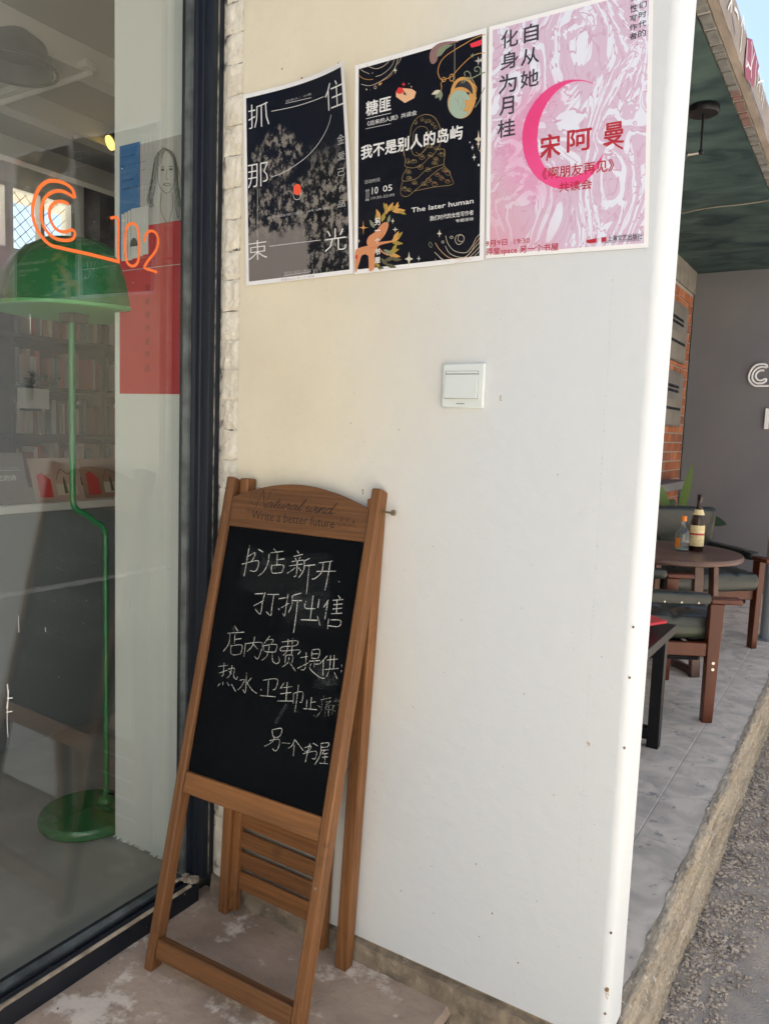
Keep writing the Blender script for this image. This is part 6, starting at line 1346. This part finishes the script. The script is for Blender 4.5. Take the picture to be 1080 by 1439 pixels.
# ================================================================ furniture on the terrace
def rbox(x0, x1, y0, y1, z0, z1, n=8, puff=.012, seed=0., tuft=()):
    """cushion: a subdivided slab whose faces swell and dimple"""
    mb = MB(); 
    def P(x, y, z):
        cx, cy, cz = (x0 + x1) / 2, (y0 + y1) / 2, (z0 + z1) / 2; a, b, c_ = (x - cx) / (x1 - x0) * 2, (y - cy) / (y1 - y0) * 2, (z - cz) / (z1 - z0) * 2
        k = (1 - abs(a) ** 4) * (1 - abs(b) ** 4); s_ = puff * k; q = .10 * (max(abs(a), abs(b), abs(c_)) > .99)
        r_ = 1 - .012 * (a * a * b * b + b * b * c_ * c_ + a * a * c_ * c_) * 6 * .3
        X, Y, Z = cx + a * (x1 - x0) / 2 * r_, cy + b * (y1 - y0) / 2 * r_, cz + c_ * ((z1 - z0) / 2 + s_) * r_
        for tx, ty in tuft:
            d2 = (X - tx) ** 2 + (Y - ty) ** 2; Z -= (1 if c_ > 0 else 0) * .024 * math.exp(-d2 / .0012) * max(0, c_)
            Z -= .009 * max(0, c_) * (math.exp(-((X - tx) / .012) ** 2) + math.exp(-((Y - ty) / .012) ** 2))
        return (X, Y, Z + .002 * fbm(X * 14, Y * 14, seed))
    m = max(2, n // 3)
    for (ax, N1, N2) in (('z', n * 2, n * 2), ('x', n * 2, m), ('y', n * 2, m)):
        for sgn in (0, 1):
            def f(u, v):
                if ax == 'z': return P(x0 + (x1 - x0) * u, y0 + (y1 - y0) * v, (z0, z1)[sgn])
                if ax == 'x': return P((x0, x1)[sgn], y0 + (y1 - y0) * u, z0 + (z1 - z0) * v)
                return P(x0 + (x1 - x0) * u, (y0, y1)[sgn], z0 + (z1 - z0) * v)
            g_ = grid(N1, N2, f); mb.add(g_.v, g_.f)
    return mb
def merge(o):
    import bmesh
    b = bmesh.new(); b.from_mesh(o.data); bmesh.ops.remove_doubles(b, verts=b.verts, dist=.0004); bmesh.ops.recalc_face_normals(b, faces=b.faces); b.to_mesh(o.data); b.free()
    for p in o.data.polygons: p.use_smooth = True
    md = o.modifiers.new('edge', 'BEVEL'); md.width = .010; md.segments = 3; md.limit_method = 'ANGLE'; md.angle_limit = math.radians(45)
def armchair(label, loc, rz, wd):
    """local +x is the way it faces; front posts at x=0"""
    t_ = thing('armchair', label, 'armchair', loc, rz, 'green leather armchairs on the terrace'); h = wd / 2; W_ = dict(parent=t_, world=False)
    def lo(name, mb, mt, **k):
        me = mesh_of(mb, name, mt, True); o = bpy.data.objects.new(name, me); COL.objects.link(o); o.parent = k.get('p', t_)
        if k.get('bev'): md = o.modifiers.new('edge', 'BEVEL'); md.width = k['bev']; md.segments = 2; md.limit_method = 'ANGLE'
        return o
    for s_ in (-1, 1):
        y = s_ * (h - .022)
        leg = lo('front_leg', MB().add([(-.030, y - .019, 0), (.014, y - .019, 0), (.014, y + .019, 0), (-.030, y + .019, 0), (-.034, y - .019, .515), (.026, y - .019, .515), (.026, y + .019, .515), (-.034, y + .019, .515)], [(0, 3, 2, 1), (4, 5, 6, 7), (0, 1, 5, 4), (1, 2, 6, 5), (2, 3, 7, 6), (3, 0, 4, 7)]), 'chair_wood', bev=.004)
        for zz in (.262, .235): lo('bolt', MB().tube([(-.004, y + s_ * .0188, zz), (-.004, y + s_ * .0215, zz)], .0065, 10), 'screw_metal', p=leg)
        lo('rear_leg', MB().bar((-.50, y, .30), (-.60, y, .0), .036, .05), 'chair_wood', bev=.004)
        lo('side_rail', MB().box(-.52, -.034, y - .014, y + .014, .288, .345), 'chair_wood', bev=.003)
        lo('arm_end', MB().box(-.036, .095, y - .030, y + .030, .515, .540), 'chair_wood', bev=.006)
        ar = lo('armrest', rbox(-.56, -.030, y - .034, y + .034, .512, .556, 8, .006, s_), 'leather'); merge(ar)
        for i in range(7): lo('stud', MB().lathe([(0, .004), (.004, .003), (.006, 0)], (0, 0, 0), 8), 'screw_metal', p=ar).matrix_local = Matrix.Translation((-.09 - i * .07, y + s_ * .035, .520)) @ Matrix.Rotation(-s_ * math.pi / 2, 4, 'X')
    lo('front_rail', MB().box(-.028, -.002, -h + .045, h - .045, .288, .345), 'chair_wood', bev=.003)
    tf = [(-.40, -wd * .2), (-.40, wd * .2), (-.16, -wd * .2), (-.16, wd * .2)]
    st = lo('seat_cushion', rbox(-.54, .060, -h + .047, h - .047, .347, .452, 12, .016, 3, tf), 'leather'); merge(st)
    sd_ = lo('seat_edge_band', rbox(-.53, .052, -h + .043, h - .043, .352, .418, 9, .002, 5), 'leather_green'); merge(sd_)
    for k_ in tf: lo('button', MB().lathe([(0, .006), (.006, .004), (.009, 0)], (k_[0], k_[1], .449), 8), 'leather', p=st)
    lo('webbing', MB().box(-.50, -.03, -h + .06, h - .06, .25, .287), 'black_metal', bev=.02)
    Mb = Matrix.Translation((-.53, 0, .36)) @ Matrix.Rotation(math.radians(-79), 4, 'Y')      # back slab: local x runs up the back, local z faces forward
    tb = [(x, y) for x in (.12, .30) for y in (-wd * .28, 0, wd * .28)]
    bk = rbox(0, .43, -h + .022, h - .022, -.045, .035, 12, .012, 9, tb); bk.v = [(Mb @ Vector((q_[0], q_[1], q_[2])))[:] for q_ in bk.v]
    b_ = lo('backrest', bk, 'leather'); merge(b_)
    for k_ in tb: lo('button', MB(Mb).lathe([(0, .004), (.007, .002), (.010, -.002)], (k_[0], k_[1], .030), 8), 'leather', p=b_)
    return t_
f1 = Vector((math.cos(math.radians(30)), math.sin(math.radians(30)))); l1 = Vector((-f1.y, f1.x))
p_ = Vector((-.498, 3.435)) + l1 * (.61 / 2 - .02); armchair('dark green leather armchair with chestnut wood arms, nearest to the kerb and the black desk', (p_.x, p_.y, 0), math.radians(30), .61)
a2 = math.radians(-46); f2 = Vector((math.cos(a2), math.sin(a2))); l2 = Vector((-f2.y, f2.x))
p_ = Vector((-.505, 4.86)) - l2 * (.68 / 2 - .02); armchair('dark green leather armchair facing out from behind the round table, beside the pole', (p_.x, p_.y, 0), a2, .70)
tb_ = thing('round_table', 'round dark wooden side table holding two bottles between the armchairs', 'table', (-.90, 4.30, 0))
TC = (-.90, 4.30)
obj('table_top', MB().lathe([(0, .570), (.372, .570), (.382, .576), (.384, .590), (.378, .600), (0, .600)], (TC[0], TC[1], 0), 64), 'table_wood', parent=tb_, smooth=True)
for k_ in range(4):
    a = math.radians(-46 + 90 * k_); c_, s_ = math.cos(a), math.sin(a)
    obj('table_leg', MB().bar((TC[0] + .33 * c_, TC[1] + .33 * s_, 0), (TC[0] + .29 * c_, TC[1] + .29 * s_, .569), .05, .03, up=(c_, s_, 0)), 'table_wood', parent=tb_, bev=.003)
    obj('floor_runner', MB().bar((TC[0] + .022 * c_, TC[1] + .022 * s_, .022), (TC[0] + .315 * c_, TC[1] + .315 * s_, .022), .03, .035, up=(0, 0, 1)), 'table_wood', parent=tb_, bev=.003)
bt = thing('beer_bottle', 'tall brown beer bottle with gold labels on the round table', 'bottle', (-.764, 4.376, .6005)); c_ = (-.764, 4.376, .6005)
obj('glass_body', MB().lathe([(0, 0), (.033, 0), (.036, .005), (.036, .150), (.034, .172), (.026, .200), (.0165, .228), (.0135, .25), (.0128, .285), (.0145, .288), (.0145, .300), (0, .300)], c_, 28), 'beer_glass', parent=bt, smooth=True)
obj('cap', MB().lathe([(.0148, .290), (.0155, .293), (.0150, .304), (0, .305)], c_, 20), 'black_metal', parent=bt, smooth=True)
obj('front_label', MB().lathe([(.0364, .028), (.0366, .030), (.0366, .138), (.0364, .140)], c_, 28), 'label_gold', parent=bt, smooth=True)
obj('neck_label', MB().lathe([(.0300, .196), (.0200, .224)], c_, 24), 'label_gold', parent=bt, smooth=True)
obj('label_band', MB().lathe([(.0369, .088), (.0369, .098)], c_, 28), 'crimson', parent=bt, smooth=True)
b2 = thing('spirit_bottle', 'short clear bottle with orange label and cap on the round table', 'bottle', (-.825, 4.315, .6005)); c_ = (-.825, 4.315, .6005)
obj('glass_body', MB().lathe([(0, 0), (.036, 0), (.038, .004), (.038, .085), (.034, .105), (.018, .122), (.0135, .132), (.0135, .165), (.0125, .165), (.0125, .132), (.017, .120), (.033, .102), (.036, .085), (.036, .008), (0, .008)], c_, 28), 'bottle_glass', parent=b2, smooth=True)
obj('liquid', MB().lathe([(0, .009), (.0345, .009), (.0345, .014), (0, .014)], c_, 24), 'mint', parent=b2)
obj('cap', MB().lathe([(.0145, .160), (.0150, .162), (.0150, .186), (.013, .188), (0, .188)], c_, 20), 'cap_orange', parent=b2, smooth=True)
mb = MB(); 
for i in range(9):
    a = math.radians(-146 + i * 6); mb.v += [(c_[0] + .0385 * math.cos(a), c_[1] + .0385 * math.sin(a), c_[2] + .02), (c_[0] + .0385 * math.cos(a), c_[1] + .0385 * math.sin(a), c_[2] + .072)]
mb.f = [(2 * i, 2 * i + 2, 2 * i + 3, 2 * i + 1) for i in range(8)]; obj('front_label', mb, 'cap_orange', parent=b2, smooth=True)
dk = thing('black_desk', 'black metal framed desk corner on the terrace behind the cream wall', 'desk', (-.9, 2.7, 0))
obj('desk_top', MB().box(-1.28, -.580, 1.75, 3.05, .452, .487), 'black_metal', parent=dk, bev=.002)
for x, y in ((-.625, 3.015), (-1.24, 3.015), (-.625, 1.8), (-1.24, 1.8)): obj('desk_leg', MB().box(x - .022, x + .022, y - .022, y + .022, .0, .4515), 'black_metal', parent=dk, bev=.002)
for y in (3.015, 1.8): obj('floor_bar', MB().box(-1.2175, -.6475, y - .02, y + .02, .03, .075), 'black_metal', parent=dk, bev=.002)
t_ = obj('menu_folder', MB(Matrix.Translation((-.745, 2.84, .494)) @ Matrix.Rotation(math.radians(-14), 4, 'Y') @ Matrix.Rotation(math.radians(30), 4, 'Z')).box(0, .15, -.10, .10, 0, .010), 'red_cloth', bev=.002, loc=(-.75, 2.86, .49)); tag(t_, 'red folder lying tilted on the black desk', 'folder')
po = thing('terrace_pole', 'round blue grey metal pole at the kerb beside the far armchair', 'pole', (-.445, 5.16, 0))
obj('shaft', MB().tube([(-.445, 5.16, .004), (-.445, 5.16, CZ + .02)], .050, 28), 'pole_paint', parent=po, smooth=True)
obj('base_plate', MB().lathe([(0, .0), (.085, .0), (.085, .008), (0, .008)], (-.445, 5.16, 0), 28), 'pole_paint', parent=po, smooth=True)
def plant(label, x, y, specs, kind):
    t_ = thing('potted_plant', label, 'potted plant', (x, y, 0))
    obj('pot', MB().lathe([(0, 0), (.085, 0), (.11, .22), (.115, .24), (.10, .24), (.09, .20), (0, .20)], (x, y, 0), 24), 'pot', parent=t_, smooth=True)
    for (dx, dy, z0, dv, l_, w_, m_, dr) in specs:
        mb = MB(); leafq(mb, (x + dx, y + dy, z0), dv, l_, w_, 8, dr, (.15, -1, .35)); obj('leaf', mb, m_, parent=t_, smooth=True)
        obj('stem', MB().tube([(x, y, .19), (x + dx * .5, y + dy * .5, .19 + (z0 - .19) * .6), (x + dx, y + dy, z0 + .01)], .006, 6), 'leaf_green', parent=t_, smooth=True)
plant('potted plant with one upright pale green leaf and dark drooping leaves behind the far armchair', -1.12, 5.75, [
    (-.02, 0, .60, (.16, 0, 1), .43, .058, 'leaf_green', 0), (.15, 0, .62, (1, -.1, .5), .17, .085, 'leaf_dark', .4), (.08, .0, .66, (.8, .2, .35), .20, .08, 'leaf_dark', .6), (-.13, 0, .66, (-.6, -.1, .6), .26, .13, 'leaf_dark', .6), (-.05, 0, .69, (-.3, -.3, .6), .22, .11, 'leaf_dark', .7), (0, .1, .6, (.1, .6, .6), .3, .12, 'leaf_dark', .4)], 0)
plant('potted plant with bright green leaf tips beside the brick wall and the cream wall edge', -1.10, 5.15, [
    (0, 0, .55, (-.1, 0, 1), .38, .10, 'leaf_green', .1), (-.02, -.02, .5, (-.5, -.2, 1), .30, .09, 'leaf_green', .3), (-.02, .02, .5, (-.2, .5, 1), .30, .09, 'leaf_green', .3), (.0, -.03, .52, (-.3, -.5, .8), .26, .10, 'leaf_dark', .4)], 0)
# ================================================================ across the street (seen in the glass), plus an added bounce wall
ob_ = thing('opposite_building', 'pale sunlit building across the street, reflected in the glass', 'building', (7, 2, -.3))
obj('wall', MB().box(6.5, 12, -9, 14, -.3, 6.0), 'street_stucco', parent=ob_)
for y in (-7, -4, -1, 2, 5, 8, 11):
    wn = obj('window', MB().box(6.44, 6.52, y - .7, y + .7, .9, 2.5), 'room_wall', parent=ob_); obj('pane', MB().box(6.43, 6.445, y - .6, y + .6, 1.0, 2.4), 'counter', parent=wn)
t_ = thing('bounce_wall', 'added white wall behind the camera, bouncing sun onto the cream wall', 'wall', (1, -3.5, 0))  # out of view, added to throw sunlight back onto the cream wall
obj('wall', MB().box(-1.33, 6, -3.6, -3.4, -.3, 3.6), 'bounce_stucco', parent=t_)
